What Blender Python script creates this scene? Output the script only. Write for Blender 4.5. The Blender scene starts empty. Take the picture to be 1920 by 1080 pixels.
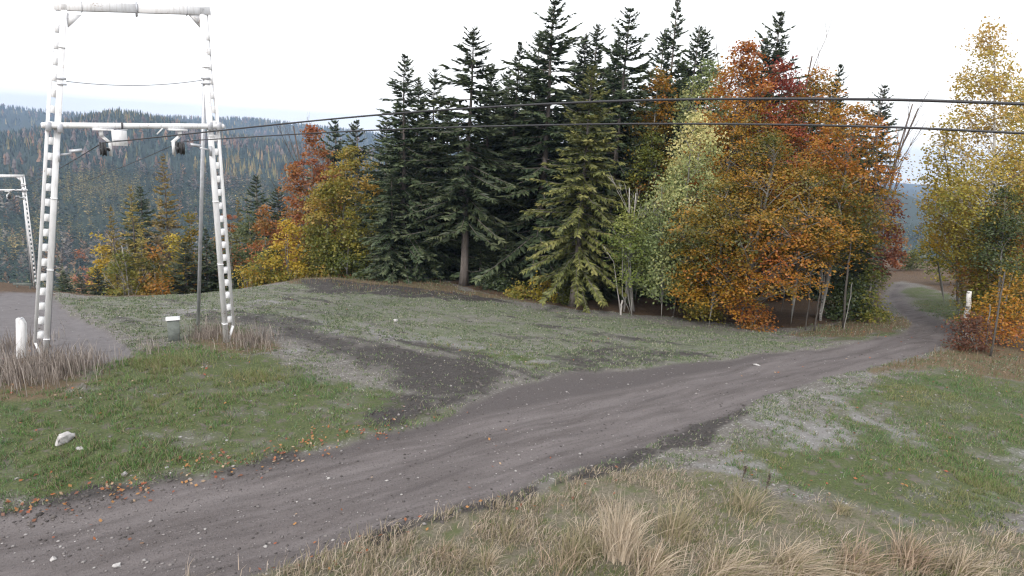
import bpy, math, random
import numpy as np
from math import radians, sin, cos, pi

rng = np.random.default_rng(7)
random.seed(7)
sc = bpy.context.scene
COL = sc.collection

# ------------------------------------------------------------------ camera
F = 1200.0            # focal length in photograph pixels (1920 wide)
HC = 6.5              # camera height over the road, metres
PITCH = math.atan(290 / 1200)
ROLL = radians(3.5)
cp, sp = cos(PITCH), sin(PITCH)
cr, sr = cos(ROLL), sin(ROLL)
FW = np.array([0, cp, -sp]); R0 = np.array([1., 0, 0]); U0 = np.array([0, sp, cp])
RT = cr * R0 + sr * U0
UP = -sr * R0 + cr * U0
CAM = np.array([0, 0, HC])
from mathutils import Matrix
cd = bpy.data.cameras.new('camera')
cd.sensor_width = 36.0
cd.lens = 36.0 * F / 1920.0
cd.clip_start = 0.1
cd.clip_end = 9000
cam = bpy.data.objects.new('camera', cd)
COL.objects.link(cam)
cam.matrix_world = Matrix(((RT[0], UP[0], -FW[0], 0), (RT[1], UP[1], -FW[1], 0), (RT[2], UP[2], -FW[2], HC), (0, 0, 0, 1)))
sc.camera = cam

# ------------------------------------------------------------------ sky, sun, exposure
SUN_EL, SUN_AZ = radians(38), radians(200)      # azimuth clockwise from +Y (behind the camera, left)
w = bpy.data.worlds.new('World'); sc.world = w; w.use_nodes = True
nt = w.node_tree; nt.nodes.clear()
wo = nt.nodes.new('ShaderNodeOutputWorld'); bg = nt.nodes.new('ShaderNodeBackground')
sky = nt.nodes.new('ShaderNodeTexSky'); sky.sky_type = 'NISHITA'; sky.sun_disc = False
sky.sun_elevation = SUN_EL; sky.sun_rotation = SUN_AZ; sky.dust_density = 4.0; sky.air_density = 1.0
tc = nt.nodes.new('ShaderNodeTexCoord'); mp = nt.nodes.new('ShaderNodeMapping'); mp.inputs['Scale'].default_value = (1.2, 1.2, 3.5)
ns = nt.nodes.new('ShaderNodeTexNoise'); ns.inputs['Scale'].default_value = 1.6; ns.inputs['Detail'].default_value = 5
rp = nt.nodes.new('ShaderNodeMapRange'); rp.inputs[1].default_value = .35; rp.inputs[2].default_value = .65; rp.inputs[3].default_value = .80; rp.inputs[4].default_value = .97
mx = nt.nodes.new('ShaderNodeMix'); mx.data_type = 'RGBA'
mx.inputs['B'].default_value = (10.0, 10.1, 10.25, 1)     # closed thin cloud
nt.links.new(tc.outputs['Generated'], mp.inputs[0]); nt.links.new(mp.outputs[0], ns.inputs['Vector']); nt.links.new(ns.outputs[0], rp.inputs[0])
nt.links.new(rp.outputs[0], mx.inputs['Factor']); nt.links.new(sky.outputs[0], mx.inputs['A'])
nt.links.new(mx.outputs['Result'], bg.inputs[0]); bg.inputs[1].default_value = 0.1
nt.links.new(bg.outputs[0], wo.inputs[0])

sl = bpy.data.lights.new('sun', 'SUN'); sl.energy = 1.5; sl.angle = radians(11); sl.color = (1, .97, .93)
so = bpy.data.objects.new('sun', sl); COL.objects.link(so)
so.rotation_euler = (pi / 2 - SUN_EL, 0, pi - SUN_AZ)
so.location = (-10, -20, 40)
sc.view_settings.view_transform = 'Standard'; sc.view_settings.look = 'None'
sc.view_settings.exposure = 0.70; sc.view_settings.gamma = 1.0; sc.view_settings.use_curve_mapping = False
sc.render.engine = 'CYCLES'
sc.cycles.use_denoising = True; sc.cycles.denoiser = "OPENIMAGEDENOISE"; sc.cycles.denoising_prefilter = "ACCURATE"; sc.cycles.denoising_input_passes = "RGB_ALBEDO_NORMAL"
sc.cycles.pixel_filter_type = 'BLACKMAN_HARRIS'; sc.cycles.filter_width = 1.25
sc.cycles.max_bounces = 6; sc.cycles.diffuse_bounces = 3; sc.cycles.glossy_bounces = 2
sc.cycles.transmission_bounces = 3; sc.cycles.volume_bounces = 0; sc.cycles.transparent_max_bounces = 4
sc.cycles.use_adaptive_sampling = True; sc.cycles.adaptive_threshold = 0.012
sc.render.film_transparent = False

# ------------------------------------------------------------------ helpers: rays
def ray(px, py): return (px - 960) * RT - (py - 540) * UP + F * FW
def at_z(px, py, z): d = ray(px, py); return CAM + d * ((z - HC) / d[2])
def at_y(px, py, Y): d = ray(px, py); return CAM + d * (Y / d[1])

# ------------------------------------------------------------------ helpers: noise
def _h(i, j, s):
    n = (i.astype(np.int64) * 374761393 + j.astype(np.int64) * 668265263 + s * 974634517) & 0x7fffffff
    n = ((n ^ (n >> 13)) * 1274126177) & 0x7fffffff
    return ((n ^ (n >> 16)) & 0xffff) / 65535.0
def vn(x, y, s=0):
    x = np.asarray(x, float); y = np.asarray(y, float)
    i = np.floor(x); j = np.floor(y); fx = x - i; fy = y - j
    fx = fx * fx * (3 - 2 * fx); fy = fy * fy * (3 - 2 * fy)
    a = _h(i, j, s); b = _h(i + 1, j, s); c = _h(i, j + 1, s); d = _h(i + 1, j + 1, s)
    return (a * (1 - fx) + b * fx) * (1 - fy) + (c * (1 - fx) + d * fx) * fy
def fbm(x, y, s=0, o=4):
    v = 0; a = .5; t = 0
    for k in range(o):
        v = v + a * vn(x * 2 ** k, y * 2 ** k, s + k * 17); t += a; a *= .5
    return v / t
def sm(a, b, x):
    t = np.clip((x - a) / (b - a), 0, 1); return t * t * (3 - 2 * t)

# ------------------------------------------------------------------ terrain heights
AN = [  # photograph pixel, height
    (0, 1080, 0), (960, 1080, 0), (1920, 1080, .2), (0, 960, 0), (500, 930, -.02), (960, 800, -.1), (1300, 740, -.1), (1500, 690, -.15),
    (80, 675, -.2), (428, 640, -.4), (250, 800, -.02), (700, 690, -.4), (700, 600, -1), (1000, 640, -.9), (1200, 650, -.7),
    (1000, 570, -2), (870, 540, -2.2), (700, 528, -2.3), (1180, 590, -1.8), (1400, 612, -1.5), (1500, 625, -1.2),
    (300, 556, -2.2), (470, 542, -2.3), (110, 556, -2.15), (0, 562, -1.5), (200, 640, -.55), (570, 522, -2.35),
    (1700, 640, -.3), (1740, 615, -1), (1685, 542, -3), (1700, 575, -2.2), (1920, 690, 0), (1830, 670, -.2), (1800, 575, -1.9), (1920, 850, .1),
    (0, 540, -3.0)]
AW = [tuple(at_z(*a)) for a in AN] + [
    (-8, 46, -4.5), (0, 45, -4.0), (10, 42, -3.4), (18, 40, -3.0), (0, 60, -6.5), (14, 60, -6), (30, 62, -5.5), (50, 60, -3.5), (45, 30, 0), (35, 20, .5),
    (-16, 44, -8.5), (-26, 42, -9.0), (-36, 50, -11.5), (-12, 60, -13), (-30, 70, -19), (-10, 90, -22), (-70, 90, -24),
    (-32, 30, -3.2), (-46, 54.5, -9.2), (-42, 56, -10.0), (-55, 50, -7.0), (-60, 20, .5), (-30, 10, .3), (0, 0, .1), (-20, -20, .5), (20, -20, .5), (70, 0, 1.5), (-70, -10, 2), (0, -60, 2),
    (20, 90, -11), (60, 100, -9), (100, 60, -3), (-110, 60, -15)]
AW = np.array(AW)
def _k(r2): return np.where(r2 > 1e-9, r2 * np.log(np.maximum(r2, 1e-9)), 0.0)
_n = len(AW); _S = 30.0
_X = AW[:, :2] / _S
_A = np.zeros((_n + 3, _n + 3)); _d = ((_X[:, None] - _X[None]) ** 2).sum(-1)
_A[:_n, :_n] = _k(_d) + np.eye(_n) * 2e-4
_A[:_n, _n] = 1; _A[:_n, _n + 1:] = _X; _A[_n, :_n] = 1; _A[_n + 1:, :_n] = _X.T
_C = np.linalg.solve(_A, np.concatenate([AW[:, 2], [0, 0, 0]]))
def tps(x, y):
    x = np.atleast_1d(np.asarray(x, float)) / _S; y = np.atleast_1d(np.asarray(y, float)) / _S
    z = _C[_n] + _C[_n + 1] * x + _C[_n + 2] * y
    for i in range(_n): z = z + _C[i] * _k((x - _X[i, 0]) ** 2 + (y - _X[i, 1]) ** 2)
    return z
def ridge(pts, D, tree):
    """azimuths and heights of a skyline given by photograph pixels, at distance D"""
    A_, Z_ = [], []
    for px, py in pts:
        d = ray(px, py); hd = np.hypot(d[0], d[1]); A_.append(np.degrees(np.arctan2(d[0], d[1]))); Z_.append(HC + d[2] / hd * D - tree)
    return [-180, A_[0] - 15] + A_ + [A_[-1] + 20, 180], [0, Z_[0]] + Z_ + [Z_[-1], 0]
A_NEAR, Z_NEAR = ridge([(-60, 258), (0, 250), (90, 240), (150, 218), (200, 205), (260, 208), (330, 228), (420, 248), (500, 260), (650, 276), (900, 290), (1300, 320), (1600, 335), (1690, 345), (1740, 375), (1900, 410)], 950, 7)
A_FAR, Z_FAR = ridge([(-60, 192), (0, 195), (100, 206), (200, 214), (330, 216), (470, 219), (560, 230), (680, 243), (800, 262), (1300, 310), (1690, 352), (1900, 380)], 2100, 10)
def far_z(x, y):
    r = np.hypot(x, y); az = np.degrees(np.arctan2(x, y))
    zn = np.interp(az, A_NEAR, Z_NEAR); zf = np.interp(az, A_FAR, Z_FAR)
    bump = (fbm(x / 160 + 40, y / 160 + 40, 5, 4) - .5)
    prof = np.interp(r, [0, 110, 240, 330, 520], [-8, -30, -74, -76, -64])
    k1 = sm(430, 950, r); z = prof * (1 - k1) + zn * k1
    z = z + np.where(r > 950, -40 * sm(950, 1300, r), 0)
    k2 = sm(1350, 2100, r); z = z * (1 - k2) + zf * k2
    z = z - 25 * sm(2100, 3000, r)
    back = sm(95, 130, np.abs(az))                      # the hill the camera stands on goes on behind it
    z = z * (1 - back) + (2 + .004 * r) * back
    return z + bump * 22 * sm(150, 500, r) * (1 - .75 * sm(600, 900, r))
def gz(x, y, fine=True):
    x = np.atleast_1d(np.asarray(x, float)); y = np.atleast_1d(np.asarray(y, float))
    r = np.hypot(x, y); k = sm(95, 190, r)
    near = tps(np.clip(x, -200, 200), np.clip(y, -150, 200))
    z = near * (1 - k) + far_z(x, y) * k
    if fine:
        z = z + (fbm(x / 1.7, y / 1.7, 3, 3) - .5) * .16 * (1 - k)
    return z
def gz1(x, y): return float(gz(x, y)[0])
_T = np.concatenate([np.arange(5, 60, .12), np.arange(60, 160, .5)])
def P(px, py):
    """ground point seen at a photograph pixel"""
    d = ray(px, py); d = d / d[1]
    X = CAM[0] + d[0] * _T; Z = HC + d[2] * _T
    g = gz(X, _T, False); i = np.argmax(Z < g)
    if Z[i] >= g[i]: i = len(_T) - 1
    if i > 0:
        a = Z[i - 1] - g[i - 1]; b = g[i] - Z[i]; t = _T[i - 1] + (_T[i] - _T[i - 1]) * a / (a + b + 1e-9)
    else: t = _T[0]
    return np.array([CAM[0] + d[0] * t, t])
def PP(pts): return np.array([P(*p) for p in pts])
def sdf(poly, x, y):
    """signed distance to a ground polygon, positive inside"""
    n = len(poly); best = np.full(x.shape, 1e18); ins = np.zeros(x.shape, bool)
    for i in range(n):
        ax, ay = poly[i]; bx, by = poly[(i + 1) % n]
        ex, ey = bx - ax, by - ay; t = np.clip(((x - ax) * ex + (y - ay) * ey) / (ex * ex + ey * ey + 1e-12), 0, 1)
        best = np.minimum(best, (x - ax - t * ex) ** 2 + (y - ay - t * ey) ** 2)
        c = (ay > y) != (by > y)
        ins ^= c & (x < (bx - ax) * (y - ay) / (by - ay + 1e-12) + ax)
    d = np.sqrt(best); return np.where(ins, d, -d)

# ------------------------------------------------------------------ helpers: meshes
def link(o, parent=None):
    COL.objects.link(o)
    if parent is not None: o.parent = parent
    return o
def mesh(name, V, Fc, mat, col=None, smooth=False, extra=None):
    """numpy mesh; Fc is an (n,3) or (n,4) array or a list of such arrays"""
    if not isinstance(Fc, (list, tuple)): Fc = [Fc]
    Fc = [np.asarray(f, np.int32) for f in Fc if len(f)]
    V = np.asarray(V, np.float32)
    me = bpy.data.meshes.new(name)
    me.vertices.add(len(V)); me.vertices.foreach_set('co', V.ravel())
    loops = np.concatenate([f.ravel() for f in Fc]); tot = np.concatenate([np.full(len(f), f.shape[1], np.int32) for f in Fc])
    me.loops.add(len(loops)); me.loops.foreach_set('vertex_index', loops)
    me.polygons.add(len(tot)); me.polygons.foreach_set('loop_start', np.concatenate([[0], np.cumsum(tot)[:-1]]).astype(np.int32))
    try: me.polygons.foreach_set('loop_total', tot)
    except Exception: pass
    if smooth: me.polygons.foreach_set('use_smooth', np.ones(len(tot), bool))
    def attr(nm, c):
        c = np.asarray(c, np.float32)
        if c.shape[1] == 3: c = np.concatenate([c, np.ones((len(c), 1), np.float32)], 1)
        a = me.color_attributes.new(nm, 'FLOAT_COLOR', 'POINT'); a.data.foreach_set('color', c.ravel())
    if col is not None: attr('Col', col)
    for k, c in (extra or {}).items(): attr(k, c)
    me.update(calc_edges=True); me.validate()
    if mat is not None: me.materials.append(mat)
    return me
def obj(name, me, parent=None): return link(bpy.data.objects.new(name, me), parent)
def empty(name, loc, rz=0):
    o = bpy.data.objects.new(name, None); o.empty_display_size = .3; link(o); o.location = loc; o.rotation_euler = (0, 0, rz); return o
def tag(o, label=None, cat=None, group=None, kind=None):
    if label: o['label'] = label
    if cat: o['category'] = cat
    if group: o['group'] = group
    if kind: o['kind'] = kind
    return o
class MB:
    """collects tubes, bars and boxes into one mesh"""
    def __init__(s): s.v = []; s.q = []; s.t = []; s.n = 0
    def add(s, V, quads=(), tris=()):
        s.v.append(np.asarray(V, float))
        if len(quads): s.q.append(np.asarray(quads) + s.n)
        if len(tris): s.t.append(np.asarray(tris) + s.n)
        s.n += len(V)
    def tube(s, pts, rad, sides=6, cap=True):
        pts = np.asarray(pts, float); n = len(pts); rad = np.broadcast_to(np.asarray(rad, float), (n,))
        tg = np.gradient(pts, axis=0); tg /= np.linalg.norm(tg, axis=1)[:, None] + 1e-12
        ref = np.array([0, 0, 1.]) if abs(tg[0, 2]) < .9 else np.array([1., 0, 0])
        a = np.cross(tg, ref); a /= np.linalg.norm(a, axis=1)[:, None] + 1e-12; b = np.cross(tg, a)
        th = np.arange(sides) * 2 * pi / sides
        V = pts[:, None] + rad[:, None, None] * (a[:, None] * np.cos(th)[None, :, None] + b[:, None] * np.sin(th)[None, :, None])
        V = V.reshape(-1, 3); i = np.arange(n - 1)[:, None] * sides; j = np.arange(sides)[None]; k = (j + 1) % sides
        q = np.stack([i + j, i + k, i + sides + k, i + sides + j], -1).reshape(-1, 4); t = []
        if cap and sides > 2:
            V = np.concatenate([V, pts[:1], pts[-1:]]); c0 = n * sides
            t = [(c0, (m + 1) % sides, m) for m in range(sides)] + [(c0 + 1, (n - 1) * sides + m, (n - 1) * sides + (m + 1) % sides) for m in range(sides)]
        s.add(V, q, t)
    def bar(s, A, B, wdir, wd, th):
        """rectangular bar from A to B, wd along wdir, th along the other cross direction"""
        A = np.asarray(A, float); B = np.asarray(B, float); d = B - A; d /= np.linalg.norm(d); u = np.asarray(wdir, float)
        u = u - d * (u @ d); u /= np.linalg.norm(u); v = np.cross(d, u)
        c = min(wd, th) * .06; prof = []
        for sx, sy in ((1, 1), (-1, 1), (-1, -1), (1, -1)):
            p1 = (sx * (wd / 2 - c), sy * th / 2); p2 = (sx * wd / 2, sy * (th / 2 - c))
            prof += [p2, p1] if sx * sy > 0 else [p1, p2]
        V = np.array([A + u * x + v * y for x, y in prof] + [B + u * x + v * y for x, y in prof] + [A, B])
        q = [(i, (i + 1) % 8, 8 + (i + 1) % 8, 8 + i) for i in range(8)]
        t = [(16, (i + 1) % 8, i) for i in range(8)] + [(17, 8 + i, 8 + (i + 1) % 8) for i in range(8)]
        s.add(V, q, t)
    def me(s, name, mat, smooth=False, col=None):
        return mesh(name, np.concatenate(s.v), [np.concatenate(s.q) if s.q else np.zeros((0, 4), int), np.concatenate(s.t) if s.t else np.zeros((0, 3), int)], mat, col, smooth)
    def build(s, name, mat, parent=None, smooth=False): return obj(name, s.me(name, mat, smooth), parent)

# ------------------------------------------------------------------ materials
def newmat(name):
    m = bpy.data.materials.new(name); m.use_nodes = True; m.node_tree.nodes.clear(); return m, m.node_tree
def nd(nt, typ, ins=None, **props):
    n = nt.nodes.new(typ)
    for k, v in props.items(): setattr(n, k, v)
    for k, v in (ins or {}).items():
        if isinstance(v, bpy.types.NodeSocket): nt.links.new(v, n.inputs[k])
        else: n.inputs[k].default_value = v
    return n
def c4(c): return (c[0], c[1], c[2], 1)
def mixc(nt, f, a, b, mode='MIX'):
    n = nt.nodes.new('ShaderNodeMix'); n.data_type = 'RGBA'; n.blend_type = mode
    for k, v in (('Factor', f), ('A', a), ('B', b)):
        if isinstance(v, bpy.types.NodeSocket): nt.links.new(v, n.inputs[k])
        else: n.inputs[k].default_value = v if k == 'Factor' else c4(v)
    return n.outputs['Result']
def noise(nt, scale, detail=4, vec=None, rough=.55):
    n = nd(nt, 'ShaderNodeTexNoise', {'Scale': scale, 'Detail': detail, 'Roughness': rough})
    if vec is not None: nt.links.new(vec, n.inputs['Vector'])
    return n.outputs[0]
def rng_(nt, v, a, b, lo=0., hi=1.): return nd(nt, 'ShaderNodeMapRange', {0: v, 1: a, 2: b, 3: lo, 4: hi}).outputs[0]
def ma(nt, op, a, b):
    n = nt.nodes.new('ShaderNodeMath'); n.operation = op
    for i, v in enumerate((a, b)):
        if isinstance(v, bpy.types.NodeSocket): nt.links.new(v, n.inputs[i])
        else: n.inputs[i].default_value = v
    return n.outputs[0]
def finish(nt, bsdf): nt.links.new(bsdf, nd(nt, 'ShaderNodeOutputMaterial').inputs[0])

def leaf_mat(name, trans=.35, hue=.0, vary=.25):
    m, t = newmat(name)
    a = nd(t, 'ShaderNodeAttribute', attribute_name='Col').outputs['Color']
    oi = nd(t, 'ShaderNodeObjectInfo').outputs['Random']
    a = nd(t, 'ShaderNodeHueSaturation', {'Hue': rng_(t, oi, 0, 1, .5 - hue, .5 + hue), 'Saturation': 1., 'Value': rng_(t, oi, 0, 1, 1 - vary, 1 + vary), 'Color': a}).outputs[0]
    d = nd(t, 'ShaderNodeBsdfDiffuse', {'Color': a, 'Roughness': .6}); tr = nd(t, 'ShaderNodeBsdfTranslucent', {'Color': a})
    g = nd(t, 'ShaderNodeBsdfGlossy', {'Color': (1, 1, 1, 1), 'Roughness': .55})
    s = nd(t, 'ShaderNodeMixShader', {0: trans, 1: d.outputs[0], 2: tr.outputs[0]})
    s2 = nd(t, 'ShaderNodeMixShader', {0: .03, 1: s.outputs[0], 2: g.outputs[0]})
    finish(t, s2.outputs[0]); return m
def simple(name, col, rough=.8, var=.3, scale=6., bump=.0, col2=None, coords='Object'):
    m, t = newmat(name)
    tcx = nd(t, 'ShaderNodeTexCoord').outputs[coords]
    n1 = noise(t, scale, 6, tcx)
    c = mixc(t, rng_(t, n1, .3, .7), tuple(x * (1 - var) for x in col), col2 or tuple(min(1, x * (1 + var)) for x in col))
    b = nd(t, 'ShaderNodeBsdfPrincipled', {'Base Color': c, 'Roughness': rough})
    if bump:
        bp = nd(t, 'ShaderNodeBump', {'Strength': bump, 'Distance': .02, 'Height': noise(t, scale * 4, 4, tcx)}); t.links.new(bp.outputs[0], b.inputs['Normal'])
    finish(t, b.outputs[0]); return m
def bark_mat(name, col, col2, zs=.25, scale=9, birch=False):
    m, t = newmat(name)
    tcx = nd(t, 'ShaderNodeTexCoord').outputs['Object']
    mpx = nd(t, 'ShaderNodeMapping', {'Vector': tcx, 'Scale': (1, 1, 3.5) if birch else (1, 1, zs)}).outputs[0]
    n1 = noise(t, scale, 6, mpx, .65)
    f = rng_(t, n1, .52, .60) if birch else rng_(t, n1, .3, .7)
    b = nd(t, 'ShaderNodeBsdfPrincipled', {'Base Color': mixc(t, f, col, col2), 'Roughness': .9})
    bp = nd(t, 'ShaderNodeBump', {'Strength': .6, 'Distance': .03, 'Height': n1}); t.links.new(bp.outputs[0], b.inputs['Normal'])
    finish(t, b.outputs[0]); return m

M = {}
M['needle'] = leaf_mat('spruce_needles', .15, .012, .18)
M['leaf'] = leaf_mat('leaves', .38, .008, .08)
M['far'] = leaf_mat('far_foliage', .15, 0, 0)
M['grass'] = leaf_mat('grass_blades', .3, 0, 0)
M['bark'] = bark_mat('spruce_bark', (.085, .070, .062), (.19, .165, .15))
M['bark_beech'] = bark_mat('beech_bark', (.13, .125, .115), (.26, .25, .23), .5, 6)
M['bark_birch'] = bark_mat('birch_bark', (.62, .60, .57), (.035, .03, .03), 1, 4.5, True)
M['bark_dead'] = bark_mat('dead_wood', (.30, .28, .26), (.46, .43, .40), .2, 8)
M['bark_shaded'] = bark_mat('shaded_bark', (.045, .038, .032), (.10, .088, .078), .5, 6)  # darkened: the shade under the crowns is put into the bark colour
M['twig'] = simple('twigs', (.10, .075, .062), .9, .3, 4)
# weathered white enamel
m, t = newmat('white_paint')
tcx = nd(t, 'ShaderNodeTexCoord').outputs['Object']
n1 = noise(t, 2.2, 6, tcx); n2 = noise(t, 26, 4, tcx)
c = mixc(t, rng_(t, n1, .35, .75), (.83, .83, .84), (.70, .70, .71))
c = mixc(t, rng_(t, ma(t, 'ADD', ma(t, 'MULTIPLY', n1, .5), ma(t, 'MULTIPLY', n2, .5)), .60, .68), c, (.33, .25, .20))
gr_ = noise(t, 5, 5, nd(t, 'ShaderNodeMapping', {'Vector': tcx, 'Scale': (3.5, 3.5, .35)}).outputs[0], .6); c = mixc(t, rng_(t, gr_, .50, .72, 0, .55), c, (.42, .39, .36))
finish(t, nd(t, 'ShaderNodeBsdfPrincipled', {'Base Color': c, 'Roughness': .42}).outputs[0]); M['white'] = m
M['galv'] = simple('galvanised_steel', (.50, .51, .54), .45, .18, 5); M['galv'].node_tree.nodes['Principled BSDF'].inputs['Metallic'].default_value = .35
M['dark_steel'] = simple('dark_greased_steel', (.05, .05, .055), .5, .3, 8)
M['rubber'] = simple('black_rubber', (.025, .025, .027), .7, .3, 8)
M['rope'] = simple('wire_rope', (.028, .028, .032), .55, .4, 60)
M['concrete'] = simple('old_concrete', (.27, .28, .26), .9, .25, 5, .4)
M['greywood'] = simple('weathered_wood', (.14, .155, .14), .9, .3, 7, .4)
M['rock'] = simple('pale_rock', (.44, .42, .41), .9, .4, 7, .6)
M['stone'] = simple('field_stones', (.36, .34, .34), .9, .45, .7, 0, None, 'Object')

# ------------------------------------------------------------------ ground cover regions (world polygons, corners read off the photograph)
ROAD = PP([(-300, 1035), (0, 965), (200, 932), (430, 885), (640, 840), (760, 803), (850, 772), (960, 722), (1080, 698), (1200, 690), (1350, 674), (1500, 657), (1620, 640), (1700, 622),
           (1712, 606), (1688, 588), (1668, 565), (1660, 547), (1676, 532), (1690, 532), (1690, 550), (1710, 575), (1745, 595), (1790, 614), (1785, 635), (1740, 660),
           (1640, 688), (1540, 710), (1450, 738), (1390, 765), (1250, 818), (1150, 855), (1000, 903), (850, 952), (700, 1000), (560, 1040), (430, 1078), (330, 1120), (100, 1250), (-300, 1300)])
# the road runs on behind the trees
PATH = PP([(-160, 640), (-60, 560), (0, 547), (92, 549), (132, 590), (200, 620), (240, 648), (248, 670), (180, 682), (60, 665), (-100, 720)])
MUD = [PP(p) for p in (
    [(430, 582), (520, 600), (640, 632), (780, 652), (900, 668), (990, 700), (960, 724), (850, 750), (770, 740), (700, 712), (630, 672), (560, 642), (480, 612)],
    [(985, 694), (1060, 660), (1160, 640), (1280, 662), (1210, 690), (1060, 704)],
    [(700, 1003), (850, 957), (1000, 908), (1150, 862), (1260, 818), (1390, 762), (1410, 770), (1290, 835), (1180, 872), (1020, 918), (850, 970), (710, 1012)],
    [(-100, 985), (0, 945), (200, 915), (420, 875), (560, 850), (560, 870), (420, 900), (200, 945), (0, 985)],
    [(560, 525), (700, 533), (860, 548), (980, 570), (860, 562), (700, 553), (570, 548)],
    [(760, 740), (860, 735), (920, 725), (820, 775), (740, 790), (690, 800)])]
GRAVEL = [PP(p) for p in (
    [(545, 655), (650, 715), (720, 718), (600, 672), (560, 645)],
    [(480, 575), (640, 600), (800, 630), (980, 655), (1100, 690), (1000, 690), (860, 660), (700, 640), (560, 615)],
    [(1380, 790), (1520, 740), (1640, 770), (1740, 820), (1640, 850), (1480, 830)],
    [(1270, 870), (1400, 840), (1500, 880), (1480, 915), (1330, 905)],
    [(1450, 740), (1540, 712), (1640, 690), (1600, 740), (1500, 770), (1420, 780)],
    [(1820, 870), (1920, 850), (2050, 1000), (1900, 990)],
    [(250, 570), (560, 555), (460, 590), (300, 600)])]
FIELD = PP([(100, 560), (430, 546), (570, 530), (700, 540), (870, 556), (1000, 578), (1180, 598), (1400, 622), (1520, 640), (1490, 656), (1340, 672), (1200, 690), (1000, 700), (860, 665), (640, 625), (480, 600), (430, 640), (330, 640), (240, 620)])
GREEN = [PP(p) for p in (
    [(150, 735), (200, 685), (300, 650), (440, 650), (560, 690), (640, 712), (740, 735), (860, 775), (760, 803), (640, 840), (430, 878), (200, 918), (0, 940), (-150, 970), (-150, 740), (0, 738)],
    [(1420, 840), (1560, 760), (1660, 705), (1760, 690), (1920, 720), (2150, 800), (2150, 960), (1920, 960), (1800, 990), (1560, 940), (1380, 880)],
    [(740, 640), (900, 650), (1060, 670), (1020, 690), (900, 665)],
    [(1530, 640), (1600, 630), (1700, 618), (1640, 636)],
    [(1690, 545), (1720, 580), (1800, 605), (1830, 600), (1790, 555), (1720, 535)])]
DRY = PP([(330, 1120), (430, 1078), (700, 1006), (1000, 915), (1120, 885), (1220, 872), (1340, 888), (1500, 935), (1800, 1000), (1960, 1010), (2200, 1100), (2200, 1300), (200, 1300)])
BROWN = [PP(p) for p in (
    [(1640, 695), (1740, 664), (1800, 640), (1830, 640), (2050, 690), (2050, 735), (1900, 715), (1760, 692)],
    [(1480, 630), (1590, 600), (1660, 590), (1700, 600), (1705, 618), (1600, 634)],
    [(540, 530), (600, 512), (690, 522), (860, 542), (1000, 568), (860, 556), (680, 545)],
    [(-150, 690), (0, 650), (165, 655), (180, 720), (120, 740), (-150, 760)], [(355, 640), (400, 612), (520, 645), (510, 665), (420, 655)])]
CLEAR = PP([(-160, 700), (-200, 530), (60, 512), (95, 548), (200, 558), (430, 546), (570, 522), (700, 524), (870, 540), (1000, 568), (1180, 588), (1400, 608), (1500, 618), (1640, 590), (1655, 548), (1670, 528), (1700, 528),
           (1790, 555), (1830, 610), (1840, 660), (2080, 690), (2600, 900), (2600, 1300), (-700, 1300), (-700, 700)])
def dist_line(L, x, y):
    best = np.full(x.shape, 1e9); sgn = np.zeros(x.shape)
    for i in range(len(L) - 1):
        ax, ay = L[i]; ex, ey = L[i + 1] - L[i]; t = np.clip(((x - ax) * ex + (y - ay) * ey) / (ex * ex + ey * ey), 0, 1)
        dx, dy = x - ax - t * ex, y - ay - t * ey; d = np.hypot(dx, dy); c = d < best
        best = np.where(c, d, best); sgn = np.where(c, np.sign(ex * dy - ey * dx), sgn)
    return best * sgn
TRACKS = [PP(p) for p in ([(430, 584), (540, 596), (660, 622), (800, 648), (930, 678), (1010, 706)], [(480, 572), (620, 588), (760, 606), (900, 622), (1060, 640), (1240, 664)], [(440, 592), (540, 624), (640, 655), (740, 690), (860, 722)], [(640, 570), (800, 585), (960, 604), (1130, 626), (1300, 652)])]
def soft(poly, x, y, w=.35, wob=.5, s=0):
    out = np.zeros(x.shape); lo = poly.min(0) - 2.5; hi = poly.max(0) + 2.5
    b = (x > lo[0]) & (x < hi[0]) & (y > lo[1]) & (y < hi[1])
    if b.any(): out[b] = sm(-w, w, sdf(poly, x[b], y[b]) + (fbm(x[b] / .9, y[b] / .9, 31 + s, 3) - .5) * 2 * wob)
    return out
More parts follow.
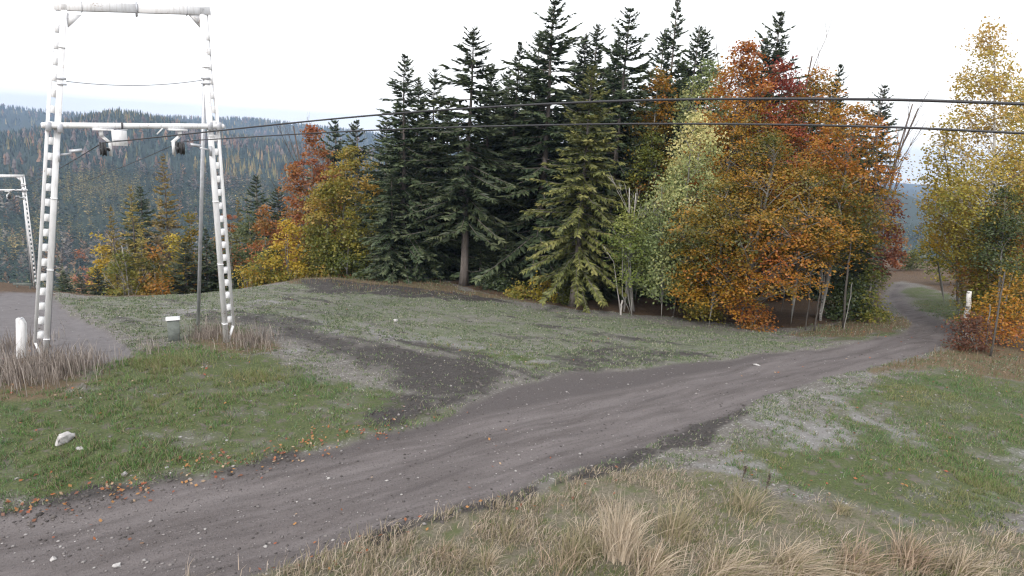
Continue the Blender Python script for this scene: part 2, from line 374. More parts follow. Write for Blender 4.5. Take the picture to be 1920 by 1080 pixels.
def masks(x, y):
    z = np.zeros_like(x); sel = (np.hypot(x, y) < 130); o = {k: z.copy() for k in ('road', 'path', 'mud', 'gravel', 'field', 'green', 'dry', 'brown', 'clear')}
    X, Y = x[sel], y[sel]
    def put(k, v): o[k][sel] = v
    put('road', soft(ROAD, X, Y, .10, .16, 1)); put('path', soft(PATH, X, Y, .06, .08, 2))
    a0 = P(430, 585); ad = P(985, 700) - a0; ad /= np.linalg.norm(ad); al = (X - a0[0]) * ad[0] + (Y - a0[1]) * ad[1]; ac = -(X - a0[0]) * ad[1] + (Y - a0[1]) * ad[0]
    streak = fbm(al / 3.5, ac / .42 + (fbm(al / 4, ac / 4, 78, 2) - .5) * 3, 77, 3)
    mud = soft(MUD[0], X, Y, 1.1, 1.0, 3) * np.clip(.55 + 1.05 * streak, 0, 1.15) * (.6 + .5 * fbm(X / .6, Y / 1.1, 71, 3))
    mud = np.maximum(mud, soft(FIELD, X, Y, .5, .5, 79) * sm(.56, .74, streak) * .75 * (.4 + .9 * fbm(X / .8, Y / .8, 74, 2)))
    for i, p in enumerate(MUD[1:]): mud = np.maximum(mud, soft(p, X, Y, .7 if i in (0, 4) else .3, .5, 4 + i) * (.15 + 1.25 * fbm(X / .45, Y / .45, 72 + i, 3)) * (.65 if i == 0 else 1) * (2.2 if i == 1 else 1.2))
    for i, L_ in enumerate(TRACKS):
        dt = np.abs(dist_line(L_, X, Y)) + (fbm(X / .8, Y / .8, 150 + i, 3) - .5) * .5
        mud = np.maximum(mud, (sm(.42, .05, dt)) * (.85, .55, .8, .4)[i] * np.clip(.3 + 1.1 * fbm(X / 1.5, Y / 1.5, 160 + i, 2), 0, 1))
    put('mud', np.clip(mud, 0, 1))
    g = 0
    for i, p in enumerate(GRAVEL): g = np.maximum(g, soft(p, X, Y, .9, 1.1, 20 + i) * np.clip(-.75 + 2.5 * fbm(X / .6, Y / .6, 120 + i, 4), 0, 1))
    put('gravel', g)
    put('field', soft(FIELD, X, Y, .4, .5, 40))
    g = 0
    for i, p in enumerate(GREEN): g = np.maximum(g, soft(p, X, Y, .5, .6, 50 + i))
    put('green', g * np.clip(-.15 + 1.35 * fbm(X / 1.0, Y / .8, 140, 3) + .7 * fbm(X / .22, Y / .22, 141, 2), 0, 1)); put('dry', soft(DRY, X, Y, .3, .4, 60))
    g = 0
    for i, p in enumerate(BROWN): g = np.maximum(g, soft(p, X, Y, .4, .6, 61 + i))
    put('brown', g); put('clear', soft(CLEAR, X, Y, .5, .5, 66))
    return o

def axis(lo, hi, step, far_lo, far_hi, g=1.085):
    a = list(np.arange(lo, hi + step / 2, step)); s = step; v = a[-1]
    while v < far_hi: s *= g; v += s; a.append(v)
    s = step; v = lo; b = []
    while v > far_lo: s *= g; v -= s; b.append(v)
    return np.array(b[::-1] + a)
gx = axis(-17, 20, .12, -3000, 3000); gy = axis(6.5, 33, .12, -900, 3000)
GX, GY = np.meshgrid(gx, gy); fx, fy = GX.ravel(), GY.ravel()
MK = masks(fx, fy)
GZ = gz(fx, fy)
# road crown, wheel ruts and mud relief
RC = PP([(-300, 1140), (0, 1030), (350, 985), (700, 920), (1000, 810), (1300, 745), (1500, 695), (1700, 640), (1745, 612), (1690, 570), (1678, 540)])
near = np.hypot(fx, fy) < 60
dl = np.full(fx.shape, 99.); dl[near] = dist_line(RC, fx[near], fy[near])
wob = (fbm(fx / 3, fy / 3, 91, 2) - .5) * .5
rut = np.exp(-((dl - .75 + wob) / .22) ** 2) + np.exp(-((dl + .75 + wob) / .22) ** 2) + .6 * np.exp(-((dl - .2 + wob) / .12) ** 2)
GZ = GZ + MK['road'] * (-.05 - .035 * rut + (fbm(fx * 1.4, fy * 1.4, 8, 3) - .5) * .03)
clod = (fbm(fx * 1.6, fy * 1.6, 9, 3) - .5) * .16 + (fbm(fx * 4, fy * 4, 10, 2) - .5) * .06
GZ = GZ + MK['mud'] * clod + (1 - MK['road']) * (1 - MK['path']) * np.where(near, (fbm(fx * 2.2, fy * 2.2, 12, 3) - .5) * .07, 0)
GZ = GZ - MK['path'] * .09
GV = np.stack([fx, fy, GZ], 1)
_gz_grid = GZ.reshape(GX.shape)
def ground_h(x, y):
    """height of the built sheet (bilinear on the grid)"""
    x = np.asarray(x, float); y = np.asarray(y, float)
    i = np.clip(np.searchsorted(gx, x) - 1, 0, len(gx) - 2); j = np.clip(np.searchsorted(gy, y) - 1, 0, len(gy) - 2)
    u = (x - gx[i]) / (gx[i + 1] - gx[i]); v = (y - gy[j]) / (gy[j + 1] - gy[j]); g = _gz_grid
    return (g[j, i] * (1 - u) + g[j, i + 1] * u) * (1 - v) + (g[j + 1, i] * (1 - u) + g[j + 1, i + 1] * u) * v
def gh(x, y): return float(ground_h(x, y))

def ground_mat():
    m, t = newmat('ground_soil_and_turf')
    pos = nd(t, 'ShaderNodeNewGeometry').outputs['Position']
    A = nd(t, 'ShaderNodeSeparateColor', {0: nd(t, 'ShaderNodeAttribute', attribute_name='mA').outputs['Color']}).outputs
    B = nd(t, 'ShaderNodeSeparateColor', {0: nd(t, 'ShaderNodeAttribute', attribute_name='mB').outputs['Color']}).outputs
    C = nd(t, 'ShaderNodeSeparateColor', {0: nd(t, 'ShaderNodeAttribute', attribute_name='mC').outputs['Color']}).outputs
    nL = noise(t, .55, 5, pos); nM = noise(t, 3.2, 6, pos, .6); nF = noise(t, 22, 5, pos, .65); nG = noise(t, 70, 3, pos, .6)
    vor = nd(t, 'ShaderNodeTexVoronoi', {'Vector': pos, 'Scale': 26.0}).outputs['Color']
    vs = nd(t, 'ShaderNodeSeparateColor', {0: vor}).outputs[0]
    def br(mask, amt=1.9): return rng_(t, ma(t, 'ADD', mask, ma(t, 'MULTIPLY', ma(t, 'SUBTRACT', ma(t, 'ADD', ma(t, 'MULTIPLY', nM, .6), ma(t, 'MULTIPLY', nF, .4)), .5), amt)), .22, .78)
    # forest floor: leaf litter
    litter = mixc(t, rng_(t, vs, .1, .9), mixc(t, nM, (.050, .036, .026), (.085, .055, .035)), (.13, .080, .045))
    Dn = nd(t, 'ShaderNodeSeparateColor', {0: nd(t, 'ShaderNodeAttribute', attribute_name='mD').outputs['Color']}).outputs
    litter = mixc(t, Dn[2], litter, (.030, .044, .034))
    soil = mixc(t, rng_(t, nM, .3, .7), (.105, .095, .085), (.185, .172, .158))
    soil = mixc(t, rng_(t, nF, .45, .75), soil, (.24, .225, .205))
    soil = mixc(t, rng_(t, vs, .86, .97), soil, (.33, .315, .30))
    col = mixc(t, br(C[2]), litter, soil)
    field = mixc(t, rng_(t, nF, .35, .65), (.120, .122, .098), (.225, .215, .190))
    field = mixc(t, rng_(t, ma(t, 'ADD', ma(t, 'MULTIPLY', nL, .5), ma(t, 'MULTIPLY', nM, .5)), .44, .58), field, mixc(t, rng_(t, nF, .35, .65), (.085, .108, .060), (.180, .195, .128)))
    field = mixc(t, rng_(t, nM, .58, .72, 0, .8), field, (.155, .130, .112))
    col = mixc(t, br(C[0]), col, field)
    green = mixc(t, rng_(t, nF, .3, .7), (.045, .062, .024), (.125, .145, .058)); green = mixc(t, rng_(t, nM, .54, .66), green, mixc(t, nF, (.095, .080, .066), (.175, .155, .135)))
    col = mixc(t, br(B[0]), col, green)
    grav = mixc(t, nF, (.165, .158, .155), (.285, .275, .268)); grav = mixc(t, rng_(t, vs, .9, .98), grav, (.36, .35, .345))
    col = mixc(t, br(A[2]), col, grav)
    dry = mixc(t, rng_(t, nF, .3, .7), (.095, .085, .058), (.235, .210, .160)); dry = mixc(t, rng_(t, nM, .48, .64), dry, (.110, .125, .058)); col = mixc(t, br(B[1]), col, dry)
    brown = mixc(t, rng_(t, nF, .3, .7), (.085, .060, .036), (.215, .155, .098)); brown = mixc(t, rng_(t, nM, .5, .66), brown, (.105, .105, .050)); col = mixc(t, br(B[2]), col, brown)
    mud = mixc(t, rng_(t, nF, .35, .7), (.030, .026, .025), (.088, .078, .074)); col = mixc(t, br(A[1], 1.6), col, mud)
    rd = PP([(350, 985), (1300, 745)]); ang = math.atan2(rd[1][1] - rd[0][1], rd[1][0] - rd[0][0])
    strv = nd(t, 'ShaderNodeVectorRotate', {'Vector': pos, 'Angle': -ang}).outputs[0]
    strv = nd(t, 'ShaderNodeMapping', {'Vector': strv, 'Scale': (.40, 3.0, 1)}).outputs[0]; nS = noise(t, 1.3, 6, strv, .62)
    road = mixc(t, rng_(t, nS, .32, .68), (.100, .086, .084), (.168, .148, .147))
    road = mixc(t, rng_(t, ma(t, 'ADD', Dn[0], ma(t, 'MULTIPLY', ma(t, 'SUBTRACT', nS, .5), 1.2)), .25, .95, 0, .6), road, (.196, .174, .172))
    road = mixc(t, rng_(t, ma(t, 'ADD', Dn[1], ma(t, 'MULTIPLY', ma(t, 'SUBTRACT', nS, .5), 1.4)), .45, 1.1, 0, .65), road, (.056, .048, .048))
    road = mixc(t, rng_(t, nF, .54, .70, 0, .75), road, (.062, .053, .054))
    road = mixc(t, rng_(t, nG, .58, .70, 0, .65), road, (.25, .23, .232))
    col = mixc(t, A[0], col, road)
    path = mixc(t, rng_(t, nM, .3, .7), (.150, .138, .142), (.195, .180, .184)); col = mixc(t, C[1], col, path)
    wet = ma(t, 'MULTIPLY', A[1], .25)
    b = nd(t, 'ShaderNodeBsdfPrincipled', {'Base Color': col, 'Roughness': ma(t, 'SUBTRACT', .95, wet), 'Specular IOR Level': .3})
    hgt = ma(t, 'ADD', ma(t, 'MULTIPLY', nF, .6), ma(t, 'ADD', ma(t, 'MULTIPLY', nG, .4), ma(t, 'MULTIPLY', vs, .25)))
    bp = nd(t, 'ShaderNodeBump', {'Strength': .9, 'Distance': .06, 'Height': hgt}); t.links.new(bp.outputs[0], b.inputs['Normal'])
    finish(t, b.outputs[0]); return m
M['ground'] = ground_mat()
nx, ny = len(gx), len(gy)
ii = (np.arange(ny - 1)[:, None] * nx + np.arange(nx - 1)[None]).ravel()
quads = np.stack([ii, ii + 1, ii + nx + 1, ii + nx], 1)
roadf = MK['road'][quads].mean(1) > .5; pathf = (MK['path'][quads].mean(1) > .5) & ~roadf
mA = np.stack([MK['road'], MK['mud'], MK['gravel']], 1); mB = np.stack([MK['green'], MK['dry'], MK['brown']], 1); mC = np.stack([MK['field'], MK['path'], MK['clear']], 1)
worn = np.exp(-((dl - .75 + wob) / .34) ** 2) + np.exp(-((dl + .85 + wob) / .34) ** 2) + .5 * np.exp(-((dl + .05 + wob) / .2) ** 2)
dark = np.exp(-((dl - .35 + wob * 1.3) / .10) ** 2) * vn(fx / 1.3, fy / 1.3, 301) + np.exp(-((dl + .42 + wob) / .12) ** 2) * vn(fx / 1.1, fy / 1.1, 302) + sm(1.15, 1.75, np.abs(dl)) * .9
mD = np.stack([worn * (.4 + .8 * vn(fx / 2, fy / 2, 303)), dark, sm(90, 140, np.hypot(fx, fy))], 1)
def sheet(name, sel):
    q = quads[sel]; u, inv = np.unique(q, return_inverse=True); inv = inv.reshape(q.shape)
    me = mesh(name, GV[u], inv, M['ground'], None, True, {'mA': mA[u], 'mB': mB[u], 'mC': mC[u], 'mD': mD[u]})
    return tag(obj(name, me), kind='structure')
tag(sheet('ground', ~roadf & ~pathf), 'grassy clearing, forest floor and wooded hills')
tag(sheet('dirt_road', roadf), 'grey brown dirt road curving across the clearing')
tag(sheet('gravel_path', pathf), 'narrow grey gravel path below the white lift tower')

# ------------------------------------------------------------------ tree builders
def pal(P_, t):
    P_ = np.asarray(P_, float); t = np.clip(t, 0, 1) * (len(P_) - 1); i = np.clip(t.astype(int), 0, len(P_) - 2); f = (t - i)[:, None]
    return P_[i] * (1 - f) + P_[i + 1] * f
def kites(c, a, b, la, lb, back=.35):
    """n kite-shaped quads: centre-line start c, along a (unit) length la, half width lb along b"""
    tip = c + a * la[:, None]; mid = c + a * (la * back)[:, None]
    V = np.stack([c, mid + b * lb[:, None], tip, mid - b * lb[:, None]], 1).reshape(-1, 3)
    return V, np.arange(len(c) * 4).reshape(-1, 4)
def unit(v): return v / (np.linalg.norm(v, axis=-1, keepdims=True) + 1e-9)

def conifer(seed, H, R, z0, palette, droop=.5, dens=1., power=.8, airy=False, lean=0., trunk_r=None):
    """spruce or larch: whorls of drooping limbs that carry many small sprays; returns (trunk MB, crown V, F, C)"""
    r = np.random.default_rng(seed); mb = MB(); tr = trunk_r or H * .011 + .03
    zz = np.linspace(-.15, H, 12); wig = np.stack([np.sin(zz * .5 + seed) * .05, np.cos(zz * .4 + seed) * .05, zz], 1); wig[:, 0] += lean * zz
    mb.tube(wig, np.interp(zz, [-.15, .25, H], [tr * 1.35, tr, .012]), 8)
    C0, A, B, LA, LB, T = [], [], [], [], [], []
    z = z0
    for zs in np.arange(.7, z0, .45):           # dead stubs on the bare stem
        th = r.uniform(0, 2 * pi); L = r.uniform(.3, .9)
        mb.tube([(lean * zs, 0, zs), (lean * zs + cos(th) * L, sin(th) * L, zs - .12 * L)], [.014, .005], 3)
    lob = r.uniform(.7, 1.25, 8)
    while z < H * .992:
        t = (z - z0) / (H - z0); nb = int((5 if t < .85 else 4) + r.integers(0, 3)); zj = .16 * max(.6, H / 16)
        Lz = R * ((1 - t) ** power * (.78 + .22 * min(1, t / .12)) + .012); off = r.uniform(0, 2 * pi)
        for k in range(nb):
            th = off + k * 2 * pi / nb + r.normal(0, .35); z_ = z; z = z_ + r.uniform(-1, 1) * zj * (1 if t < .9 else .3)
            L = Lz * r.uniform(.55, 1.12) * np.interp(th % (2 * pi), np.linspace(0, 2 * pi, 9), np.append(lob, lob[0]))
            if r.random() < .08: L *= 1.25
            if r.random() < .05: z = z_; continue
            el = np.interp(t, [0, .5, .85, 1], [-.38, -.12, .28, .9]) * (1 if not airy else .5) + r.normal(0, .17)
            n = max(3, int(L / .26)); s = np.linspace(0, 1, n)
            d = np.array([cos(th), sin(th)])
            zc = z + L * (sin(el) * s - droop * .30 * s * s * (1 - t * .7) + .18 * s ** 3)
            px_ = lean * z + d[0] * L * s * cos(el); py_ = d[1] * L * s * cos(el)
            pts = np.stack([px_, py_, zc], 1)
            mb.tube(pts[[0, n // 2, n - 1]], [.012 + .010 * L, .01 + .004 * L, .004], 3, False)
            side = np.array([-d[1], d[0], 0]); tg = unit(np.gradient(pts, axis=0))
            m = int(n * 6.5 * dens) + 8
            u = r.uniform(.08 if not airy else .05, 1, m) ** .85; fi = u * (n - 1); i0 = np.minimum(fi.astype(int), n - 2); f = (fi - i0)[:, None]
            c = pts[i0] * (1 - f) + pts[i0 + 1] * f; g = tg[i0]
            sg = r.choice([-1, 1], m)[:, None]; sp_ = r.uniform(.25, 1.7, m)[:, None]
            dn = -r.uniform(-.15, 1.5, m)[:, None] * droop * (1.15 - t)
            a = unit(g + side * sg * sp_ + np.array([0, 0, 1.]) * (dn + r.normal(0, .28, m)[:, None]))
            la = r.uniform(.25, .6, m) * (.5 + .5 * min(1, L / 1.2)) * (1.15 - .45 * u) * (.55 + .45 * min(1, (1 - t) / .35))
            bb = unit(np.cross(a, np.array([0, 0, 1.])) + r.normal(0, .8, (m, 3)))
            bb = unit(bb - a * (bb * a).sum(1, keepdims=True))
            C0.append(c); A.append(a); B.append(bb); LA.append(la); LB.append(la * r.uniform(.13, .22, m))
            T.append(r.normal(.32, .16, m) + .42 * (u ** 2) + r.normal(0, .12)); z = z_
        z += (.42 if t < .8 else .30) * r.uniform(.75, 1.2) * max(.6, H / 16) ** .5 / (1 if not airy else .85)
    # leader
    m = 14; zc = r.uniform(H * .96, H, m); th = r.uniform(0, 2 * pi, m)
    C0.append(np.stack([lean * zc, zc * 0, zc], 1)); a = unit(np.stack([np.cos(th), np.sin(th), np.full(m, 1.2)], 1)); A.append(a)
    B.append(unit(np.cross(a, r.normal(0, 1, (m, 3))))); LA.append(r.uniform(.12, .25, m)); LB.append(np.full(m, .022)); T.append(np.full(m, .4))
    C0, A, B, LA, LB, T = map(np.concatenate, (C0, A, B, LA, LB, T))
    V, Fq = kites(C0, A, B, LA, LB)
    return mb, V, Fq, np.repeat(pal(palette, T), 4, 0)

def broadleaf(seed, H, R, z0, palette, nleaf, leaf=.15, shape=(.6, .6), flat=.45, bias=0., grad=0., clump=.5, tr=None, stems=1, gaps=.5, horiz=.6, ccol=.25, bare_top=0):
    """broad-leaved tree: stem(s), limbs and twigs inside a lobed envelope; leaves gathered in flat sprays at the twig ends"""
    r = np.random.default_rng(seed); mb = MB(); tr = tr or H * .010 + .035
    nc = int(max(30, nleaf / 46)); Hc = H - z0
    hh = r.uniform(0.02, 1, nc * 6); prof = np.sin(pi * np.clip(hh, 0, 1) ** shape[0]) ** shape[1]
    hh = hh[r.random(nc * 6) < prof ** 1.5][:nc * 3]; th = r.uniform(0, 2 * pi, len(hh))
    lobes = .62 + .62 * fbm(th * 1.1 + 10 + seed, hh * 4 + seed, seed, 3)
    rho = R * np.sin(pi * hh ** shape[0]) ** shape[1] * lobes * r.random(len(hh)) ** .38
    c = np.stack([np.cos(th) * rho, np.sin(th) * rho, z0 + hh * Hc], 1)
    keep = fbm(c[:, 0] * .8 + seed + 50, c[:, 2] * .9 + c[:, 1] * .7 + 50, seed + 3, 2) > gaps * .62
    c = c[keep][:nc]; kt = max(3, nc // 28); ht = r.uniform(.86, 1.0, kt); ta = r.uniform(0, 6.28, kt); c = np.concatenate([c, np.stack([np.cos(ta) * R * .9 * (1.02 - ht), np.sin(ta) * R * .9 * (1.02 - ht), z0 + ht * Hc - .1], 1)]); nc = len(c)
    # stems
    offs = [(0, 0)] if stems == 1 else [(r.normal(0, .12), r.normal(0, .12)) for _ in range(stems)]
    axes = []
    for s in range(stems):
        zz = np.linspace(-.15, H * (.93 if stems == 1 else r.uniform(.6, .9)), 9); k = zz / H
        sx = r.normal(0, .12 if stems == 1 else .5) * R * .5; sy = r.normal(0, .12 if stems == 1 else .5) * R * .5
        ax = np.stack([offs[s][0] + sx * k ** 1.3 + np.sin(zz * .7 + seed + s) * .07 * k, offs[s][1] + sy * k ** 1.3 + np.cos(zz * .6 + seed) * .07 * k, zz], 1)
        mb.tube(ax, np.interp(k, [-.02, .03, .9, 1], [tr * 1.5, tr, tr * .12, .01]) / stems ** .5, 7); axes.append(ax)
    order = r.permutation(nc); prim = order[:max(12, nc // 9)]; samples = []
    for i in prim:
        e = c[i]; ax = axes[r.integers(stems)]; zb = max(z0 * .75, e[2] - np.hypot(e[0], e[1]) * r.uniform(.5, 1.0) - .3); zb = min(zb, ax[-1, 2] * .95)
        b = np.array([np.interp(zb, ax[:, 2], ax[:, 0]), np.interp(zb, ax[:, 2], ax[:, 1]), zb])
        mid = (b + e) / 2 + np.array([0, 0, .08 * np.linalg.norm(e - b)]) + r.normal(0, .08, 3)
        s = np.linspace(0, 1, 6)[:, None]; pts = b * (1 - s) ** 2 + 2 * mid * s * (1 - s) + e * s ** 2; L = np.linalg.norm(e - b)
        mb.tube(pts, np.linspace(.014 + .011 * L, .006, 6), 4, False); samples.append(pts[2:])
    S = np.concatenate(samples)
    for i in order[len(prim):]:
        k = np.argmin(((S - c[i]) ** 2).sum(1) + (S[:, 2] > c[i][2]) * .5)
        mb.tube([S[k], (S[k] + c[i]) / 2 + r.normal(0, .06, 3), c[i]], [.011, .007, .004], 3, False)
    # bare leaders above the crown
    for k in range(bare_top):
        b = axes[0][-2] + np.array([r.normal(0, R * .3), r.normal(0, R * .2), 0]); e = b + np.array([r.normal(0, .4), r.normal(0, .3), r.uniform(1.0, 2.2)])
        mb.tube([b, (b + e) / 2 + r.normal(0, .06, 3), e], [.02, .013, .004], 3, False)
        for q in range(5):
            f = r.uniform(.3, .95); s = b * (1 - f) + e * f; mb.tube([s, s + np.array([r.normal(0, .3), r.normal(0, .3), r.uniform(.2, .6)])], [.008, .003], 3, False)
    # leaves
    per = r.poisson(nleaf / nc, nc); idx = np.repeat(np.arange(nc), per); n = len(idx)
    sz = (clump * r.uniform(.65, 1.3, nc))[idx]
    off = np.clip(r.normal(0, 1, (n, 3)), -1.7, 1.7) * np.stack([sz, sz, sz * flat], 1) * .62
    outw = c[idx] - np.array([0, 0, 0]); slope = -.25 * (off * unit(outw * [1, 1, 0])).sum(1)
    p = c[idx] + off + np.stack([slope * 0, slope * 0, slope], 1)
    nrm = unit(np.array([0, 0, horiz]) + r.normal(0, .5, (n, 3)) + unit(outw * [1, 1, .3]) * .25)
    a = unit(np.cross(nrm, r.normal(0, 1, (n, 3)))); b = np.cross(nrm, a)
    la = leaf * r.uniform(.65, 1.25, n)
    V, Fq = kites(p - a * la[:, None] * .5, a, b, la, la * r.uniform(.26, .40, n), .45)
    big = fbm(c[:, 0] * .45 + seed, c[:, 2] * .45 + c[:, 1] * .3 + seed, seed + 9, 3)
    t = (.5 + bias + (big - .5) * 1.5)[idx] + r.normal(0, ccol * .5, nc)[idx] + r.normal(0, .11, n) + grad * ((p[:, 2] - z0) / Hc - .5)
    return mb, V, Fq, np.repeat(pal(palette, t) * r.uniform(.8, 1.2, (n, 1)), 4, 0)

def put_tree(kind, loc, data, bark, leafmat, label, cat='tree', group=None, rz=0., sc_=(1, 1, 1), crown='crown'):
    o = empty(kind, loc, rz); o.scale = sc_
    tm, cm = data
    obj('trunk', tm, o)
    if cm is not None: obj(crown, cm, o)
    return tag(o, label, cat, group)
def pack(name, d, bark, lm):
    mb, V, Fq, C = d
    return mb.me(name + '_wood', M[bark], True), mesh(name + '_foliage', V, Fq, M[lm], C)

# ------------------------------------------------------------------ spruces
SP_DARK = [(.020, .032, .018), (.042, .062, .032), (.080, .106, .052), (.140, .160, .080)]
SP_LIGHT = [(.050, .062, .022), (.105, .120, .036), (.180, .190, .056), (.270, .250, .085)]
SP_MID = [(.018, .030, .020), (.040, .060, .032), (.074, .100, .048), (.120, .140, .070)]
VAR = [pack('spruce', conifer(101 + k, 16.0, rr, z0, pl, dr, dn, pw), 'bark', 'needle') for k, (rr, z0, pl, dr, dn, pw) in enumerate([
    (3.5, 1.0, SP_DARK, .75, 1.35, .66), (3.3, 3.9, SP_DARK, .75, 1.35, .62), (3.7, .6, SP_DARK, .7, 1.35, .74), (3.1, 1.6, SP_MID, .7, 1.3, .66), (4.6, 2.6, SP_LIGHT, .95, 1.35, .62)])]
def spruce(v, tx, ty, Y, label, wx=1., group='spruces of the dark forest edge', kind='spruce_tree'):
    top = at_y(tx, ty, Y); zg = gh(top[0], Y) - .05; s = (top[2] - zg) / 16.0
    return put_tree(kind, (top[0], Y, zg), VAR[v], 'bark', 'needle', label, 'tree', group, random.uniform(0, 6.28), (wx * s * 1.12, wx * s * 1.12, s))
SPR = [  # variant, top pixel, depth, width, label
    (0, 760, 103, 38.5, 1.05, 'tall dark spruce at the left end of the dark spruce row, thin bare tip'),
    (3, 785, 148, 42, 1.1, 'narrow dark spruce just behind the leftmost tall spruce of the row'),
    (0, 815, 130, 40.5, .95, 'dark spruce second in height at the left end of the spruce row'),
    (1, 888, 53, 37, 1.25, 'tall dark spruce with a bare grey lower trunk at the field edge'),
    (3, 922, 118, 42, 1.0, 'slim dark spruce tucked right behind the spruce with the bare grey trunk'),
    (2, 975, 80, 41, .85, 'pointed dark spruce left of the tallest middle spruce, drooping tiers'),
    (0, 1012, 62, 42, .9, 'dark spruce touching the tallest middle spruce on its left side'),
    (0, 1041, 2, 39, 1.25, 'tallest dark spruce in the middle of the row, tip at the picture top'),
    (4, 1112, 128, 32.5, 1.0, 'light olive green spruce standing in front of the dark row'),
    (3, 1098, 62, 44, .95, 'thin greyish spruce top behind the olive green spruce, left of two'),
    (3, 1122, 45, 44.5, 1.0, 'thin spruce with a dense club tip behind the olive green spruce'),
    (0, 1182, 15, 38, 1.0, 'tall dark bluish spruce right of the olive green spruce'),
    (3, 1160, 65, 43, .8, 'small pointed spruce close against the tall bluish spruce'),
    (2, 1273, -6, 40, .85, 'tall dark spruce rising behind the orange beech patch, tip cut off by the picture top'),
    (3, 1247, 55, 44, .9, 'small pointed dark spruce left of the spruce cut off by the picture top'),
    (3, 1311, 48, 45, .85, 'left of two thin spruce tips above the pale yellow crown'),
    (3, 1323, 52, 47, 1.0, 'right of two thin spruce tips above the pale yellow crown'),
    (0, 1464, 22, 42, .95, 'lone dark spruce spire rising above the red beech crowns'),
    (3, 1438, 70, 46, 1.0, 'lower dark spruce peeping out left of the lone spire above the red crowns'),
    (2, 1576, 122, 44, .85, 'dark spruce behind the right shoulder of the orange beeches'),
    (0, 1660, 160, 52, .9, 'small dark spruce tip right of the orange beeches, beside bare twigs')]
for v, tx, ty, Y, wx, lb in SPR: spruce(v, tx, ty, Y, lb, wx)
for tx, ty, Y, lb in ((628, 226, 62, 'left of two small dark spruce tips above the olive maple'), (668, 226, 60, 'right of two small dark spruce tips above the olive maple')):
    spruce(0, tx, ty, Y, lb, 1.0)
# the second and third row inside the wood: only dark gaps between the others show them
rr = random.Random(5)
for Y, xs in ((45, range(735, 1640, 60)), (51, range(700, 1640, 66)), (58, range(690, 1640, 80))):
    for x in xs:
        sky_y = np.interp(x, [690, 740, 800, 900, 1000, 1100, 1200, 1300, 1400, 1500, 1600, 1660, 1720], [330, 210, 200, 170, 130, 150, 120, 140, 170, 150, 200, 260, 330])
        spruce(rr.choice([0, 2, 3]), x + rr.uniform(-22, 22), sky_y - 20 + rr.uniform(0, 60), Y + rr.uniform(-1.5, 1.5), 'dark spruce deep inside the wood, showing only between the front trees', 1.15, 'spruces deep in the wood')
# low spruce boughs and young spruces at the wood's edge
for x, y0, Y, lb in ((735, 330, 37, 'dense young spruce reaching to the ground at the left end of the spruce row'), (790, 320, 38.5, 'broad young spruce filling the gap right of the leftmost young spruce'),
                     (905, 400, 38, 'young dark spruce right of the bare grey spruce trunk'), (950, 430, 37, 'low dark spruce between the bare grey trunk and the olive spruce'), (1135, 440, 36, 'young dark spruce in the shade right of the olive green spruce'),
                     (1290, 400, 36, 'young dark spruce half hidden between the pale green tree and the orange beech'), (1628, 400, 33, 'dark young spruce at the bend of the road under the orange beech')):
    spruce(2, x, y0, Y, lb, 1.35, 'young spruces at the forest edge')

# ------------------------------------------------------------------ broad-leaved trees
BEECH = [(.085, .100, .020), (.230, .165, .020), (.400, .215, .022), (.440, .175, .026), (.370, .115, .030)]
BEECH_RED = [(.300, .160, .026), (.390, .150, .030), (.350, .092, .036), (.260, .060, .040)]
ORANGE = [(.140, .105, .030), (.290, .150, .040), (.370, .145, .046), (.310, .100, .046)]
GOLD = [(.130, .150, .026), (.330, .270, .030), (.560, .400, .045), (.600, .350, .055)]
OLIVE = [(.075, .095, .018), (.150, .165, .028), (.270, .240, .040), (.400, .260, .050)]
PALE = [(.160, .210, .080), (.270, .310, .120), (.450, .440, .180), (.600, .520, .250)]
GREENS = [(.070, .110, .026), (.130, .190, .042), (.210, .265, .062), (.320, .330, .090)]
BIRCHY = [(.180, .190, .040), (.350, .300, .050), (.480, .360, .070), (.520, .350, .130)]
DEEP = [(.024, .040, .018), (.045, .070, .026), (.080, .108, .036), (.130, .140, .050)]
RUST = [(.110, .045, .028), (.210, .075, .036), (.330, .105, .045)]
_seed = [300]
def leafy(kind, tx, ty, Y, half_px, palette, label, zbase=.2, bark='bark_beech', group=None, dens=1., leaf=None, base_px=None, **kw):
    """tree whose top shows at (tx,ty) of the photograph and whose crown is half_px wide on each side"""
    _seed[0] += 1
    top = at_y(tx, ty, Y); x = top[0]
    if base_px is not None: x = at_y(base_px, 600, Y)[0]
    zg = gh(x, Y) - .05; H = top[2] - zg; R = half_px * Y / F * 1.12
    pxh = H * F / Y; nl = int(np.clip(half_px * 2 * pxh * (1 - zbase) * 0.28 * dens, 900, 36000))
    lf = leaf or np.clip(.0045 * Y, .10, .26)
    d = broadleaf(_seed[0], H, R, H * zbase, palette, nl, lf, **kw)
    if base_px is not None:                                  # the stem leans towards its crown
        for v in d[0].v + [d[1]]: v[:, 0] += (top[0] - x) * np.clip(v[:, 2] / H, 0, 1)
    return put_tree(kind, (x, Y, zg), pack(kind, d, bark, 'leaf'), bark, 'leaf', label, 'tree', group)
